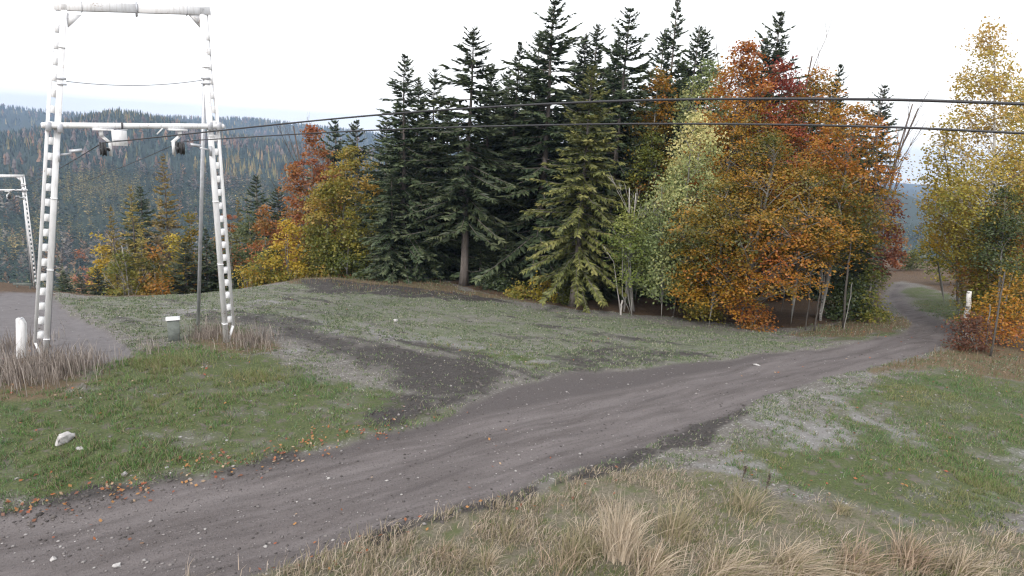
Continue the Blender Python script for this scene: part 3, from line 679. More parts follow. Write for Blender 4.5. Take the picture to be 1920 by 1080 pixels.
# the big group of beeches, right of the middle
leafy('beech_tree', 1402, 78, 33.5, 95, BEECH, 'tall beech with a pale orange and green top at the left of the autumn group', .22, bias=-.02, grad=.45, tr=.16)
leafy('beech_tree', 1472, 108, 34.5, 85, BEECH_RED, 'red topped beech in front of the lone spruce spire', .2, bias=.15, grad=.4, tr=.15)
leafy('beech_tree', 1540, 130, 34.5, 85, BEECH, 'copper beech with bare twigs sticking out of its crown', .25, bias=.05, grad=.35, bare_top=3, tr=.15)
leafy('beech_tree', 1612, 196, 30.5, 88, BEECH, 'orange gold beech at the right end of the group, beside the road bend', .30, bias=-.12, grad=.3, tr=.15, shape=(.7, .5))
leafy('beech_tree', 1440, 255, 28.6, 150, BEECH, 'broad low orange beech in front, its boughs almost touching the field', .16, bias=-.08, tr=.15, shape=(.70, .5), flat=.28, horiz=.9, gaps=.55)
leafy('beech_tree', 1535, 300, 29.5, 90, BEECH, 'yellow brown beech in front with dark open space under its boughs', .38, bias=-.16, tr=.13, flat=.3, horiz=.9, gaps=.55)
leafy('beech_tree', 1368, 330, 28.3, 72, BEECH, 'small bright orange beech beside the pale green tree', .10, bias=-.05, tr=.09, flat=.3, horiz=.9)
leafy('beech_tree', 1330, 112, 37, 52, PALE, 'pale yellow crown high up between spruces and the orange group', .45, bark='bark_birch', bias=.1, gaps=.6)
leafy('beech_tree', 1238, 128, 37.5, 42, BEECH, 'small orange and olive beech squeezed between two dark spruces', .35, bias=-.25, grad=.5)
leafy('beech_tree', 1225, 250, 36, 48, OLIVE, 'dim olive tree in the gap left of the pale green tree', .2, bias=-.1)
leafy('young_beech', 1420, 575, 27.6, 30, BEECH_RED, 'tiny orange red beech sapling at the foot of the autumn group', .05, dens=1.5, tr=.03)
leafy('rowan_tree', 1676, 372, 36, 22, RUST, 'rusty red shrub tree hanging over the road bend', .3, dens=1., gaps=.4, bias=.2)
# pale green tree and the multi-stemmed one next to it
leafy('aspen_tree', 1308, 215, 30.2, 68, PALE, 'pale whitish green tree with yellow upper crown, left of the orange group', .12, grad=.75, bias=-.02, tr=.10, flat=.8, horiz=.15, shape=(.6, .45), base_px=1262)
leafy('aspen_tree', 1248, 330, 29.6, 48, PALE, 'lower pale green tree with a thin single trunk at the field edge', .16, bias=-.22, grad=.25, tr=.07, flat=.8, horiz=.15, base_px=1240)
leafy('hazel_bush', 1178, 392, 30, 42, GREENS, 'fresh green tree on several thin pale stems', .30, bias=.05, stems=5, tr=.075, flat=.55, base_px=1184)
# left group below the crest
leafy('beech_tree', 588, 232, 50, 62, ORANGE, 'orange brown beech left of the olive maple, thin twiggy top', .12, bias=.18, gaps=.62, bare_top=5, dens=.8)
leafy('beech_tree', 552, 300, 48, 42, ORANGE, 'rust orange beech, left shoulder of the orange pair', .1, bias=.12)
leafy('beech_tree', 497, 385, 47, 40, ORANGE, 'smaller orange red tree at the left foot of the orange pair', .1, bias=.1, gaps=.55)
leafy('maple_tree', 660, 272, 39.5, 72, OLIVE, 'round olive and yellow green maple at the left end of the spruce row', .06, bias=.12, grad=.5, shape=(.6, .5), base_px=632)
leafy('maple_tree', 612, 340, 39, 48, OLIVE, 'lower yellow green maple in front of the orange beech', .05, bias=.12, grad=.2, shape=(.6, .5))
leafy('hazel_bush', 540, 412, 38.5, 36, GOLD, 'bright yellow bush in front of the orange and olive trees', .05, bias=.0, stems=3, grad=.3)
leafy('hazel_bush', 500, 470, 38, 34, OLIVE, 'low olive bush at the crest left of the bright yellow bush', .03, bias=.1, stems=3)
leafy('hazel_bush', 462, 500, 37.5, 30, GOLD, 'low dull yellow bush right of the white tower leg', .03, bias=-.3, stems=3)
leafy('alder_tree', 470, 395, 50, 38, DEEP, 'dark green tree beyond the crest right of the tower leg', .05, bias=.25)
leafy('alder_tree', 432, 425, 47, 34, DEEP, 'dark tree behind the right tower leg', .05, bias=.2)
leafy('alder_tree', 512, 455, 42, 34, DEEP, 'dark green bush filling in below the orange trees', .03, bias=.35)
leafy('alder_tree', 650, 440, 38, 50, OLIVE, 'dark brownish bush under the olive maple', .02, bias=-.25)
leafy('beech_tree', 352, 395, 50, 28, BEECH, 'orange yellow tree left of the grey tower strut', .1, bias=.0)
leafy('beech_tree', 325, 440, 48, 30, GOLD, 'golden tree beyond the crest between the tower legs', .08, bias=-.05, gaps=.55)
leafy('beech_tree', 285, 460, 47, 34, BEECH, 'brownish gold tree right of the larches', .08, bias=-.05, gaps=.55)
leafy('beech_tree', 428, 395, 56, 30, ORANGE, 'dim reddish tree seen through the right tower leg', .1, bias=0, gaps=.55)
leafy('birch_tree', 190, 440, 52, 26, GOLD, 'low golden birch at the left of the larch group', .05, bark='bark_birch', bias=-.05, gaps=.5)
leafy('birch_tree', 228, 470, 46, 30, OLIVE, 'yellow brown bush in front of the larches', .03, bark='bark_beech', bias=.2, gaps=.5)
leafy('beech_tree', 300, 495, 44, 28, BEECH, 'small orange bush at the crest between the tower legs', .03, bias=0., gaps=.5)
leafy('rowan_tree', 147, 468, 75, 22, [(.33, .15, .09), (.45, .22, .14)], 'small pinkish orange tree left of the larches', .1)
# right edge
leafy('birch_tree', 1856, 42, 27, 74, BIRCHY, 'tall airy yellow birch at the right picture edge', .20, bark='bark_birch', bias=.05, grad=.7, gaps=.58, dens=.9, flat=.7, horiz=.3, tr=.12, shape=(.72, .7), base_px=1868)
leafy('birch_tree', 1925, 150, 30, 60, BIRCHY, 'second yellow birch half cut off by the right picture edge', .22, bark='bark_beech', bias=.0, gaps=.5, dens=.9, flat=.7, base_px=1930)
leafy('birch_tree', 1775, 232, 29.5, 48, BIRCHY, 'yellow green birch crown nearest the road on the right', .42, bark='bark_beech', bias=-.05, gaps=.5, dens=.95, flat=.7, horiz=.3, base_px=1815)
leafy('maple_tree', 1786, 368, 30.5, 46, GOLD, 'golden maple over the far side of the road', .50, bias=.02, gaps=.42, shape=(.6, .5), base_px=1800)
leafy('maple_tree', 1866, 400, 28, 38, GOLD, 'duller gold maple behind the white birch stump', .3, bias=-.18)
leafy('alder_tree', 1890, 352, 25.5, 42, DEEP, 'dark green tree on a thin leaning trunk at the right edge', .42, bias=.35, tr=.06, base_px=1872)
leafy('maple_tree', 1872, 455, 26.5, 32, OLIVE, 'dim olive bush behind the leaning thin trunk', .1, bias=-.05)
leafy('beech_tree', 1925, 300, 27, 52, ORANGE, 'orange brown tree cut off by the right picture edge', .1, bias=.0)
leafy('beech_tree', 1905, 500, 24, 46, BEECH, 'low brown and orange bush in the lower right wood edge', .03, bias=-.12)
leafy('rowan_tree', 1832, 590, 22.6, 26, RUST, 'dark red leafy shrub at the foot of the birches', .02, dens=1.6, tr=.02, stems=3)
leafy('maple_tree', 1745, 420, 38, 20, GOLD, 'small yellow tree hanging over the road bend from the right', .45, bias=-.02, base_px=1765)
leafy('alder_tree', 1716, 470, 66, 16, DEEP, 'dark tree far down the road beyond the bend', .03, bias=.3)
leafy('beech_tree', 1688, 425, 66, 16, ORANGE, 'brown tree far down the road on its left side', .03, bias=-.1)
leafy('alder_tree', 1806, 462, 50, 42, OLIVE, 'olive bushes beyond the small green verge right of the road', .03, bias=-.1)
leafy('alder_tree', 1880, 470, 38, 46, DEEP, 'dark bushy tree deep in the wood at the right', .02, bias=.2)
leafy('alder_tree', 1950, 420, 32, 60, DEEP, 'dark tree behind the orange brown bush, right picture edge', .02, bias=.2)
# low shrubs in the shade along the wood's edge
for x, ty, Y, hp, pl, lb in ((1020, 520, 33.5, 26, GOLD, 'low yellow bush between the two brown spruce trunks'), (975, 535, 34, 20, OLIVE, 'small olive bush left of the brown spruce trunk'), (930, 520, 36, 26, DEEP, 'low dark green bush right of the bare grey trunk'),
                             (1060, 520, 33, 22, OLIVE, 'small brownish bush beside the olive spruce trunk'), (1330, 520, 29.5, 36, OLIVE, 'dim bush under the pale green tree'), (1600, 520, 31, 40, DEEP, 'dark undergrowth bush beneath the gold beech'), (1640, 500, 31, 34, OLIVE, 'dim bush where the road bends')):
    leafy('hazel_bush', x, ty, Y, hp, pl, lb, .02, dens=1.1, stems=3, tr=.03, bias=-.15)

# larches beyond the crest
LARCH = [(.120, .110, .030), (.250, .205, .050), (.400, .310, .085), (.520, .400, .140)]
LV = [pack('larch', conifer(201 + k, 16, rr_, 1.5, LARCH, .35, .8, .8, True), 'bark', 'needle') for k, rr_ in enumerate((3.2, 3.6))]
for k, tx, ty, Y, wx, lb in ((0, 305, 288, 62, 1.0, 'tall pale olive larch between the tower legs, tip highest of its group'), (1, 243, 345, 50, 1.05, 'golden green larch right of the left tower leg'), (0, 207, 385, 49, 1.0, 'shorter yellow larch, leftmost of its group'),
                              (1, 262, 420, 47, .9, 'low golden larch in front of the taller larches'), (0, 445, 372, 70, .9, 'small yellow larch seen right of the right tower leg')):
    top = at_y(tx, ty, Y); zg = gh(top[0], Y) - .05; s = (top[2] - zg) / 16
    put_tree('larch_tree', (top[0], Y, zg), LV[k], 'bark', 'needle', lb, 'tree', 'larches below the crest', random.uniform(0, 6), (s * wx * .8, s * wx * .8, s))
for k, (tx, ty, Y, wx, lb) in enumerate(((345, 455, 46, 1.3, 'dark spruce beyond the crest left of the grey tower strut'), (385, 430, 48, 1.2, 'dark spruce beyond the crest right of the grey tower strut'), (408, 445, 50, 1.2, 'dark spruce beyond the crest behind the right tower leg'),
                                         (262, 350, 66, 1.1, 'bluish spruce behind the golden larches'), (150, 515, 46, 1.5, 'small dark spruce top peeping over the crest beside the left tower leg'), (118, 508, 50, 1.4, 'smallest dark spruce top at the crest right of the left tower leg'), (182, 505, 48, 1.4, 'small spruce top at the crest left of the larches'),
                                         (480, 330, 66, 1.2, 'dark spruce left of the orange pair of beeches'), (520, 350, 60, 1.2, 'dark spruce hidden between the orange beeches'))):
    spruce((0, 2, 3)[k % 3], tx, ty, Y, lb, wx, 'spruces below the crest')

# ------------------------------------------------------------------ bare trees and dead wood
def bare(seed, H, spread, n, tr, stems=1, lean=(0, 0)):
    r = np.random.default_rng(seed); mb = MB()
    def grow(p, d, L, rad, lev):
        d = d / np.linalg.norm(d); k = 5; pts = [p]
        for i in range(k): d = d + r.normal(0, .07, 3) + np.array([0, 0, .035]); d /= np.linalg.norm(d); pts.append(pts[-1] + d * L / k)
        pts = np.array(pts); mb.tube(pts, np.linspace(rad, max(.004, rad * .35), k + 1), 6 if lev == 0 else 4, lev == 0)
        if lev < 3:
            for i in range(n[lev]):
                f = r.uniform(.3, .97); q = pts[min(k, int(f * k))] ; a = r.uniform(0, 2 * pi)
                dd = d * 1.0 + spread * np.array([cos(a), sin(a), r.uniform(-.1, .4)])
                grow(q, dd, L * r.uniform(.28, .5) * (1.15 - .5 * f), max(.005, rad * .45 * (1.1 - .6 * f)), lev + 1)
    for s in range(stems): grow(np.array([r.normal(0, .1), r.normal(0, .1), -.1]), np.array([lean[0] + r.normal(0, .04 * (stems > 1)), lean[1] + r.normal(0, .1 * (stems > 1)), 1.]), H * r.uniform(.85, 1), tr, 0)
    return mb
for tx, ty, Y, hd, n, stems, lean, mat, lb in (
        (1690, 140, 44, .25, (8, 4, 2), 2, (-.06, 0), 'twig', 'bare leafless birch with upright whips right of the orange beeches'),
        (1366, 72, 40, .4, (14, 4, 3), 1, (0, 0), 'twig', 'thin leafless tree top between the pale yellow and red crowns'),
        (1546, 62, 41, .4, (14, 4, 3), 1, (0, 0), 'twig', 'thin leafless tree top above the copper beech'),
        (1706, 172, 47, .22, (7, 3, 2), 1, (-.08, 0), 'twig', 'sparse leafless birch at the right of the bare birch group'),
        (232, 455, 46, .5, (12, 5, 3), 1, (.06, 0), 'bark_dead', 'bare grey birch among the golden larches'),
        (310, 400, 52, .6, (22, 7, 4), 1, (0, 0), 'twig', 'leafless purplish brown tree below the tall larch'),
        (605, 205, 58, .35, (10, 5, 3), 1, (0, 0), 'twig', 'leafless twiggy tree top behind the orange brown beech'),
        (1195, 345, 31, .55, (7, 3, 1), 1, (0, 0), 'bark_dead', 'dead pale tree with forked bare branches above the green bush'),
        (1212, 350, 31.6, .35, (4, 2, 1), 1, (0, 0), 'bark_dead', 'thin dead pole beside the forked dead tree')):
    top = at_y(tx, ty, Y); zg = gh(top[0], Y) - .05; _seed[0] += 1
    H = top[2] - zg
    o = empty('bare_tree', (top[0], Y, zg)); bare(_seed[0], H, hd, n, .02 + H * .006, stems, lean).build('trunk', M[mat], o, True); tag(o, lb, 'tree')
# trunks one can see at the wood's edge
def pole(kind, pts, r0, r1, mat, label, cat='tree', stubs=0):
    """thin stem through photograph points (px, py, depth); first one is on the ground"""
    W = [at_y(*p) for p in pts]; b = P(pts[0][0], pts[0][1]) if pts[0][2] is None else None
    W = np.array(W); o0 = W[0].copy(); o0[2] = gh(o0[0], o0[1]) - .05
    L = W - o0; L[0] = 0; o = empty(kind, tuple(o0)); mb = MB(); s = np.linspace(0, 1, 9); k = np.linspace(0, 1, len(L))
    pt = np.stack([np.interp(s, k, L[:, i]) for i in range(3)], 1); pt[1:-1] += rng.normal(0, .015, (7, 3))
    mb.tube(pt, np.linspace(r0, r1, 9), 8)
    for q in range(stubs):
        f = rng.uniform(.3, .95); c = pt[int(f * 8)]; a = rng.uniform(0, 6.28); mb.tube([c, c + np.array([cos(a) * .5, sin(a) * .5, .1])], [.012, .004], 3)
    mb.build('trunk', M[mat], o, True); return tag(o, label, cat)
pole('birch_stump', [(1812, 628, 25.2), (1813, 590, 25.2), (1818, 546, 25.2)], .115, .085, 'bark_birch', 'white birch trunk with black marks, broken off at head height beside the road', 'tree stump')
pole('young_tree', [(1855, 676, 21.8), (1868, 610, 21.9), (1878, 550, 22.2), (1884, 510, 22.6)], .036, .022, 'bark_shaded', 'thin pale leaning trunk at the right wood edge', stubs=5)
pole('young_tree', [(1847, 662, 22.4), (1852, 610, 22.4), (1856, 570, 22.4)], .022, .012, 'bark_beech', 'slender stick of a sapling left of the leaning pale trunk')
pole('young_tree', [(1513, 605, 27.6), (1517, 560, 27.9), (1520, 510, 28.2)], .035, .02, 'bark_shaded', 'thin dark trunk left of the pair under the yellow brown beech')
pole('young_tree', [(1530, 605, 27.2), (1536, 550, 27.6), (1541, 505, 28)], .04, .025, 'bark_shaded', 'thin leaning trunk under the yellow brown beech, second from the left')
pole('birch_tree', [(1541, 585, 31.0), (1543, 555, 31.0), (1549, 495, 31.0), (1552, 430, 31)], .075, .055, 'bark_birch', 'slim white birch trunk shining in the dark wood')
pole('young_tree', [(1583, 605, 28.0), (1588, 520, 28.0), (1594, 470, 28.4), (1597, 430, 28.8)], .055, .03, 'bark_shaded', 'dark upright trunk at the right of the beech group')
pole('young_tree', [(1585, 605, 26.8), (1594, 565, 27.2), (1598, 530, 27.6)], .02, .014, 'bark_beech', 'thin pale fork leaning off the dark upright trunk')
pole('wood_post', [(1164, 587, 29.9), (1165, 575, 29.9), (1167, 563, 29.9)], .055, .045, 'bark_dead', 'short pale broken stake at the foot of the green multi-stemmed tree', 'post')
pole('dead_branch', [(1170, 520, 30.6), (1150, 490, 30.4), (1132, 462, 30.2)], .03, .012, 'bark_dead', 'pale dead bough slanting left of the green multi-stemmed tree', 'branch', 4)

# ------------------------------------------------------------------ far wooded hillsides
def forest(name, n_try, rmin, rmax, az0, az1, tiers, sides, seed, hmin, hmax, label, thin=0.):
    r = np.random.default_rng(seed)
    rr_ = np.sqrt(r.uniform(rmin ** 2, rmax ** 2, n_try)); az = np.radians(r.uniform(az0, az1, n_try)); x = rr_ * np.sin(az); y = rr_ * np.cos(az)
    keep = vn(x / 35, y / 35, seed) > thin; x, y, rr_ = x[keep], y[keep], rr_[keep]; n = len(x); z = ground_h(x, y)
    H = r.uniform(hmin, hmax, n); kind = fbm(x / 70, y / 70, seed + 4, 3) + r.normal(0, .16, n)
    spr = np.array([(.020, .036, .032), (.032, .052, .044), (.026, .044, .036), (.044, .064, .052)])
    lar = np.array([(.150, .125, .050), (.200, .160, .070), (.110, .105, .045), (.170, .115, .060)])
    brn = np.array([(.115, .085, .075), (.160, .095, .060), (.130, .105, .095)])
    c = spr[r.integers(0, 4, n)].copy(); il = (kind > .68); ib = (kind < .20)
    c[il] = lar[r.integers(0, 4, il.sum())]; c[ib] = brn[r.integers(0, 3, ib.sum())]
    c *= 1.3 * r.uniform(.65, 1.4, (n, 1))
    V = []; Fc = []; base = 0; th0 = r.uniform(0, 6.28, n); R = H * np.where(ib, r.uniform(.24, .34, n), r.uniform(.13, .21, n))
    cols = []
    for k in range(tiers):
        f0 = k / tiers; zb = z + H * (.08 + .92 * f0) - .5; zt = z + H * (.08 + .92 * min(1., f0 + 1.7 / tiers)); pw = np.where(ib, .45, .9)
        rad = R * (1 - f0) ** pw + .1
        a = th0[:, None] + k * .7 + np.arange(sides)[None] * 2 * pi / sides + r.normal(0, .15, (n, sides))
        q = rad[:, None] * r.uniform(.45, 1.25, (n, sides)) * np.where(np.arange(sides) % 2 == 0, 1.1, .62)[None]
        rim = np.stack([x[:, None] + np.cos(a) * q, y[:, None] + np.sin(a) * q, zb[:, None] - r.uniform(0, .05, (n, sides)) * H[:, None]], -1)
        tip = np.stack([x + r.normal(0, .1, n), y, zt], -1)[:, None]
        V.append(np.concatenate([rim, tip], 1).reshape(-1, 3)); st = (np.arange(n) * (sides + 1))[:, None] + base
        j = np.arange(sides)[None]
        Fc.append(np.stack([st + j, st + (j + 1) % sides, np.broadcast_to(st + sides, (n, sides))], -1).reshape(-1, 3))
        base += n * (sides + 1)
        cols.append(np.repeat(c * r.uniform(.75, 1.25, (n, 1)), sides + 1, 0))
    o = obj(name, mesh(name, np.concatenate(V), np.concatenate(Fc), M['far'], np.concatenate(cols)))
    return tag(o, label, None, None, 'stuff')
def spray_forest(name, n_try, rmin, rmax, az0, az1, ns_, seed, hmin, hmax, label):
    """conifers a few hundred metres off: a star of drooping sprays for each tree"""
    r = np.random.default_rng(seed)
    rr_ = np.sqrt(r.uniform(rmin ** 2, rmax ** 2, n_try)); az = np.radians(r.uniform(az0, az1, n_try)); x = rr_ * np.sin(az); y = rr_ * np.cos(az)
    n = n_try; z = ground_h(x, y); H = r.uniform(hmin, hmax, n); kind = fbm(x / 45, y / 45, seed + 4, 3) + r.normal(0, .15, n)
    c = np.array([(.020, .036, .028), (.034, .054, .040), (.028, .048, .032), (.048, .068, .046)])[r.integers(0, 4, n)]
    il = kind > .62; ib = kind < .20
    c[il] = np.array([(.150, .130, .050), (.210, .165, .065), (.110, .110, .045)])[r.integers(0, 3, il.sum())]; c[ib] = np.array([(.115, .095, .080), (.190, .120, .070), (.140, .125, .105)])[r.integers(0, 3, ib.sum())]
    c = c * 1.3 * r.uniform(.65, 1.4, (n, 1)); R = H * np.where(ib, r.uniform(.22, .32, n), r.uniform(.14, .2, n))
    i = np.repeat(np.arange(n), ns_); k = len(i); t = r.uniform(.04, 1, k) ** .9; th = r.uniform(0, 2 * pi, k)
    L = R[i] * (np.maximum(1 - t, 0) ** np.where(ib, .5, .85)[i] * r.uniform(.55, 1.2, k)) + .25
    d = np.stack([np.cos(th), np.sin(th), np.interp(t, [0, .6, 1], [-.45, -.25, .9]) + r.normal(0, .15, k)], 1); d = unit(d); d[ib[i], 2] += .7; d = unit(d)
    side = np.stack([-np.sin(th), np.cos(th), r.normal(0, .5, k)], 1); side = unit(side)
    V, Fq = kites(np.stack([x[i], y[i], z[i] + H[i] * t], 1), d, side, L, L * r.uniform(.16, .30, k), .6)
    C = np.repeat(c[i] * r.uniform(.7, 1.3, (k, 1)), 4, 0)
    return tag(obj(name, mesh(name, V, Fq, M['far'], C)), label, None, None, 'stuff')
spray_forest('valley_wood', 1500, 135, 330, -48, -16, 100, 11, 10, 17, 'dark conifer wood with yellow larches down in the valley')
spray_forest('hillside_wood', 5600, 330, 640, -46, -12, 30, 12, 8, 15, 'bluish grey conifer wood covering the opposite hillside')
forest('ridge_wood', 9000, 640, 1250, -46, -8, 3, 6, 13, 6, 12, 'hazy wood on the upper hillside and along its top')
forest('far_ridge_wood', 2500, 1700, 2250, -46, -8, 2, 5, 15, 8, 15, 'blue hazy wood on the farthest ridge')
spray_forest('slope_wood', 900, 130, 620, 30, 43, 50, 14, 10, 17, 'wood on the distant slope seen through the gap above the road')

# ------------------------------------------------------------------ haze
hb = MB(); hx = (-3080, 3080); hy = (-980, 3080)
zlo = float(GZ.min()) - 1.5; zhi = float(max(GZ.max() + 26, 40))
hv = np.array([(x, y, z) for z in (zlo, zhi) for y in hy for x in hx]); hq = np.array([(0, 2, 3, 1), (4, 5, 7, 6), (0, 1, 5, 4), (2, 6, 7, 3), (0, 4, 6, 2), (1, 3, 7, 5)])
m, t = newmat('haze_air'); pv = nd(t, 'ShaderNodeVolumePrincipled', {'Color': (.50, .68, 1.0, 1), 'Density': .00023, 'Anisotropy': .2})
t.links.new(pv.outputs[0], nd(t, 'ShaderNodeOutputMaterial').inputs['Volume'])
tag(obj('haze', mesh('haze', hv, hq, m)), 'thin blue autumn haze over the valley', None, None, 'stuff')

# ------------------------------------------------------------------ ski lift towers
LB = at_z(80, 675, -.2); RB = at_z(428, 640, -.4)
LB[2] = gh(LB[0], LB[1]); RB[2] = gh(RB[0], RB[1])
TU = (RB - LB) * [1, 1, 0]; TW = np.linalg.norm(TU); TU /= TW; TN = np.cross(TU, [0, 0, 1.])          # TN points towards the camera
def on_tower(px, py):
    d = ray(px, py); k = ((LB - CAM) @ TN) / (d @ TN); p = CAM + d * k; return np.array([(p - LB) @ TU, p[2] - LB[2]])
def lift_tower(name, label, origin, U, N_, zb, ztop, ground_of, legs, group, panel=True, feet=None):
    """origin: world foot of the left leg; legs: (u at foot, u at top) of the two main rails; zb crossbar heights (left, right); ztop likewise"""
    T = empty(name, tuple(origin)); tag(T, label, 'ski lift tower', group)
    U = np.asarray(U); N_ = np.asarray(N_); Z = np.array([0, 0, 1.])
    def w(u, z, n=0.): return U * u + Z * z + N_ * n
    rails = []
    for side, (u0, z0, u1, z1) in zip((-1, 1), legs):
        A = np.array([u0, z0]); B = np.array([u1, z1]); L = np.linalg.norm(B - A); d = (B - A) / L; o_ = np.array([d[1], -d[0]]) * side     # o_ points outwards
        def q(s, off, n=0.): p = A + d * s + o_ * off; return w(p[0], p[1], n)
        mb = MB(); mb.bar(q(-.02, 0), q(L, 0), U, .135, .16); leg = mb.build('leg', M['white'], T)
        wd = lambda s: np.interp(s, [.0, .5, L], [.225, .245, .19])
        mb = MB(); mb.bar(q(.52, wd(.5)), q(L, wd(L)), U, .075, .15); mb.build('outer_rail', M['white'], leg)
        mb = MB(); mb.bar(q(.03, .07), q(.53, wd(.5)), U, .05, .13); mb.build('foot_brace', M['white'], leg)
        mb = MB(); mb.bar(q(-.60, -.02), q(-.06, -.02), U, .42, .42); mb.build('footing', M['concrete'], leg)
        s = .72; zc = (zb[0] if side < 0 else zb[1])
        while s < L - .5:
            mb = MB(); x1 = wd(s); mb.bar(q(s, .066), q(s, x1 - .036), d[0] * U + d[1] * Z, .185, .144); mb.build('batten', M['white'], leg); s += .395
        for s in np.arange(.6, L, 1.9):                          # bolted flange rings
            mb = MB(); mb.bar(q(s - .012, 0), q(s + .012, 0), U, .15, .20); mb.build('flange', M['white'], leg)
        rails.append((A, d, o_, L, wd))
    def at_height(k, z, off=0.):
        A, d, o_, L, wd = rails[k]; return A + d * ((z - A[1]) / d[1]) + o_ * off
    # top beam: box with a joint plate in the middle
    a = at_height(0, ztop[0], .20); b = at_height(1, ztop[1], .20); m_ = (a + b) / 2
    mb = MB(); mb.bar(w(a[0] - .02, a[1]), w(m_[0] - .015, m_[1]), Z, .22, .16); mb.bar(w(m_[0] + .015, m_[1]), w(b[0] + .02, b[1]), Z, .22, .16); beam = mb.build('top_beam', M['white'], T)
    mb = MB(); mb.bar(w(m_[0], m_[1] - .2), w(m_[0], m_[1] + .15), U, .03, .20); mb.build('joint_plate', M['galv'], beam)
    for f in (.16, .84):
        p = a * (1 - f) + b * f; mb = MB(); mb.bar(w(p[0], p[1] - .14, .0), w(p[0], p[1] + .14, .0), U, .012, .175); mb.build('weld_rib', M['galv'], beam)
    for k, sg in ((0, 1), (1, -1)):
        c = at_height(k, ztop[k] - .13); mb = MB(); V = [w(c[0] + sg * .06, c[1] + .02, n) for n in (-.05, .05)] + [w(c[0] + sg * .38, c[1] + .02, n) for n in (-.05, .05)] + [w(c[0] + sg * .06, c[1] - .33, n) for n in (-.05, .05)]
        mb.add(np.array(V), [(0, 1, 3, 2), (2, 3, 5, 4), (4, 5, 1, 0)], [(0, 2, 4), (1, 5, 3)]); mb.build('gusset', M['white'], beam)
    # crossbar tube in front of the legs
    a = at_height(0, zb[0], .35); b = at_height(1, zb[1], .35); n0 = .16
    mb = MB(); mb.tube([w(a[0], a[1], n0), w(a[0] + .03, a[1], n0), w(b[0] - .03, b[1], n0), w(b[0], b[1], n0)], [.055, .075, .075, .055], 14); bar_ = mb.build('crossbar', M['white'], T, True)
    for k in (0, 1):
        for off in (-.04, .20):
            c = at_height(k, zb[k], off); mb = MB(); mb.bar(w(c[0] - .06, c[1], n0 - .02), w(c[0] + .06, c[1], n0 - .02), Z, .22, .20); mb.build('clamp', M['galv'], bar_)
    def xb(f): p = a * (1 - f) + b * f; return p
    c = xb(.405); mb = MB(); mb.bar(w(c[0] - .02, c[1], n0), w(c[0] + .02, c[1], n0), Z, .19, .19); mb.build('joint_ring', M['dark_steel'], bar_)
    # rope sheaves hanging from the crossbar
    hooks = []
    for f, sg in ((.305, 1), (.715, -1)):
        p = xb(f); S = empty('x', (0, 0, 0)); bpy.data.objects.remove(S)
        mb = MB(); mb.bar(w(p[0] - .24, p[1] - .10, n0), w(p[0] + .24, p[1] - .10, n0), Z, .05, .22)
        mb.bar(w(p[0] - sg * .05, p[1] - .10, n0), w(p[0] - sg * .05, p[1] - .28, n0), U, .09, .12)
        mb.bar(w(p[0] - sg * .06, p[1] - .25, n0), w(p[0] + sg * .16, p[1] - .46, n0), U, .075, .07)
        mb.bar(w(p[0] + sg * .13, p[1] - .40, n0), w(p[0] + sg * .13, p[1] - .78, n0), U, .07, .08)
        sh = mb.build('sheave_bracket', M['white'], T)
        for dn in (-.24, .24):
            c = w(p[0] - sg * .04, p[1] - .60, n0 + dn); mb = MB()
            mb.tube([c - U * .045, c - U * .03, c - U * .012, c + U * .012, c + U * .03, c + U * .045], [.17, .175, .145, .145, .175, .17], 18); mb.build('sheave_wheel', M['rubber'], sh)
        mb = MB(); mb.bar(w(p[0] + sg * .07, p[1] - .60, n0 - .32), w(p[0] + sg * .07, p[1] - .60, n0 + .32), Z, .07, .04); mb.build('rocker_beam', M['dark_steel'], sh)
        mb = MB(); mb.tube([w(p[0] + sg * .13, p[1] - .60, n0), w(p[0] - sg * .10, p[1] - .60, n0)], .022, 8); mb.build('axle', M['dark_steel'], sh)
        hooks.append(w(p[0] - sg * .04, p[1] - .60 - .0 + .16, n0))
    if panel:
        p = xb(.305); mb = MB(); mb.bar(w(p[0] + .17, p[1] - .30, n0 + .12), w(p[0] + .52, p[1] - .30, n0 + .12), Z, .40, .05); pn = mb.build('signal_box', M['white'], T)
        mb = MB(); mb.bar(w(p[0] + .19, p[1] - .35, n0 + .149), w(p[0] + .50, p[1] - .35, n0 + .149), Z, .012, .006); mb.build('seam', M['galv'], pn)
        mb = MB(); mb.bar(w(p[0] + .20, p[1] - .12, n0 + .10), w(p[0] + .55, p[1] - .07, n0 + .10), Z, .03, .05); mb.build('bracket', M['galv'], pn)
        p = xb(.61); mb = MB(); mb.bar(w(p[0] - .08, p[1] - .22, n0 + .1), w(p[0] + .07, p[1] - .05, n0 + .1), U, .03, .03); mb.build('hook_rod', M['white'], bar_)
    # rope catcher arms on the inside of each leg
    for k, sg in ((0, 1), (1, -1)):
        c = at_height(k, zb[k] - .68, -.05); mb = MB(); mb.bar(w(c[0], c[1], .05), w(c[0] + sg * .28, c[1] + .05, .05), Z, .05, .05)
        mb.tube([w(c[0] + sg * .24, c[1] + .10, .02), w(c[0] + sg * .52, c[1] + .14, .06)], .045, 8); mb.bar(w(c[0], c[1] - .16, .05), w(c[0], c[1] + .12, .05), U, .05, .17); mb.build('catcher_arm', M['galv'], T)
    # rear struts and the slack wire between the legs
    wire = []
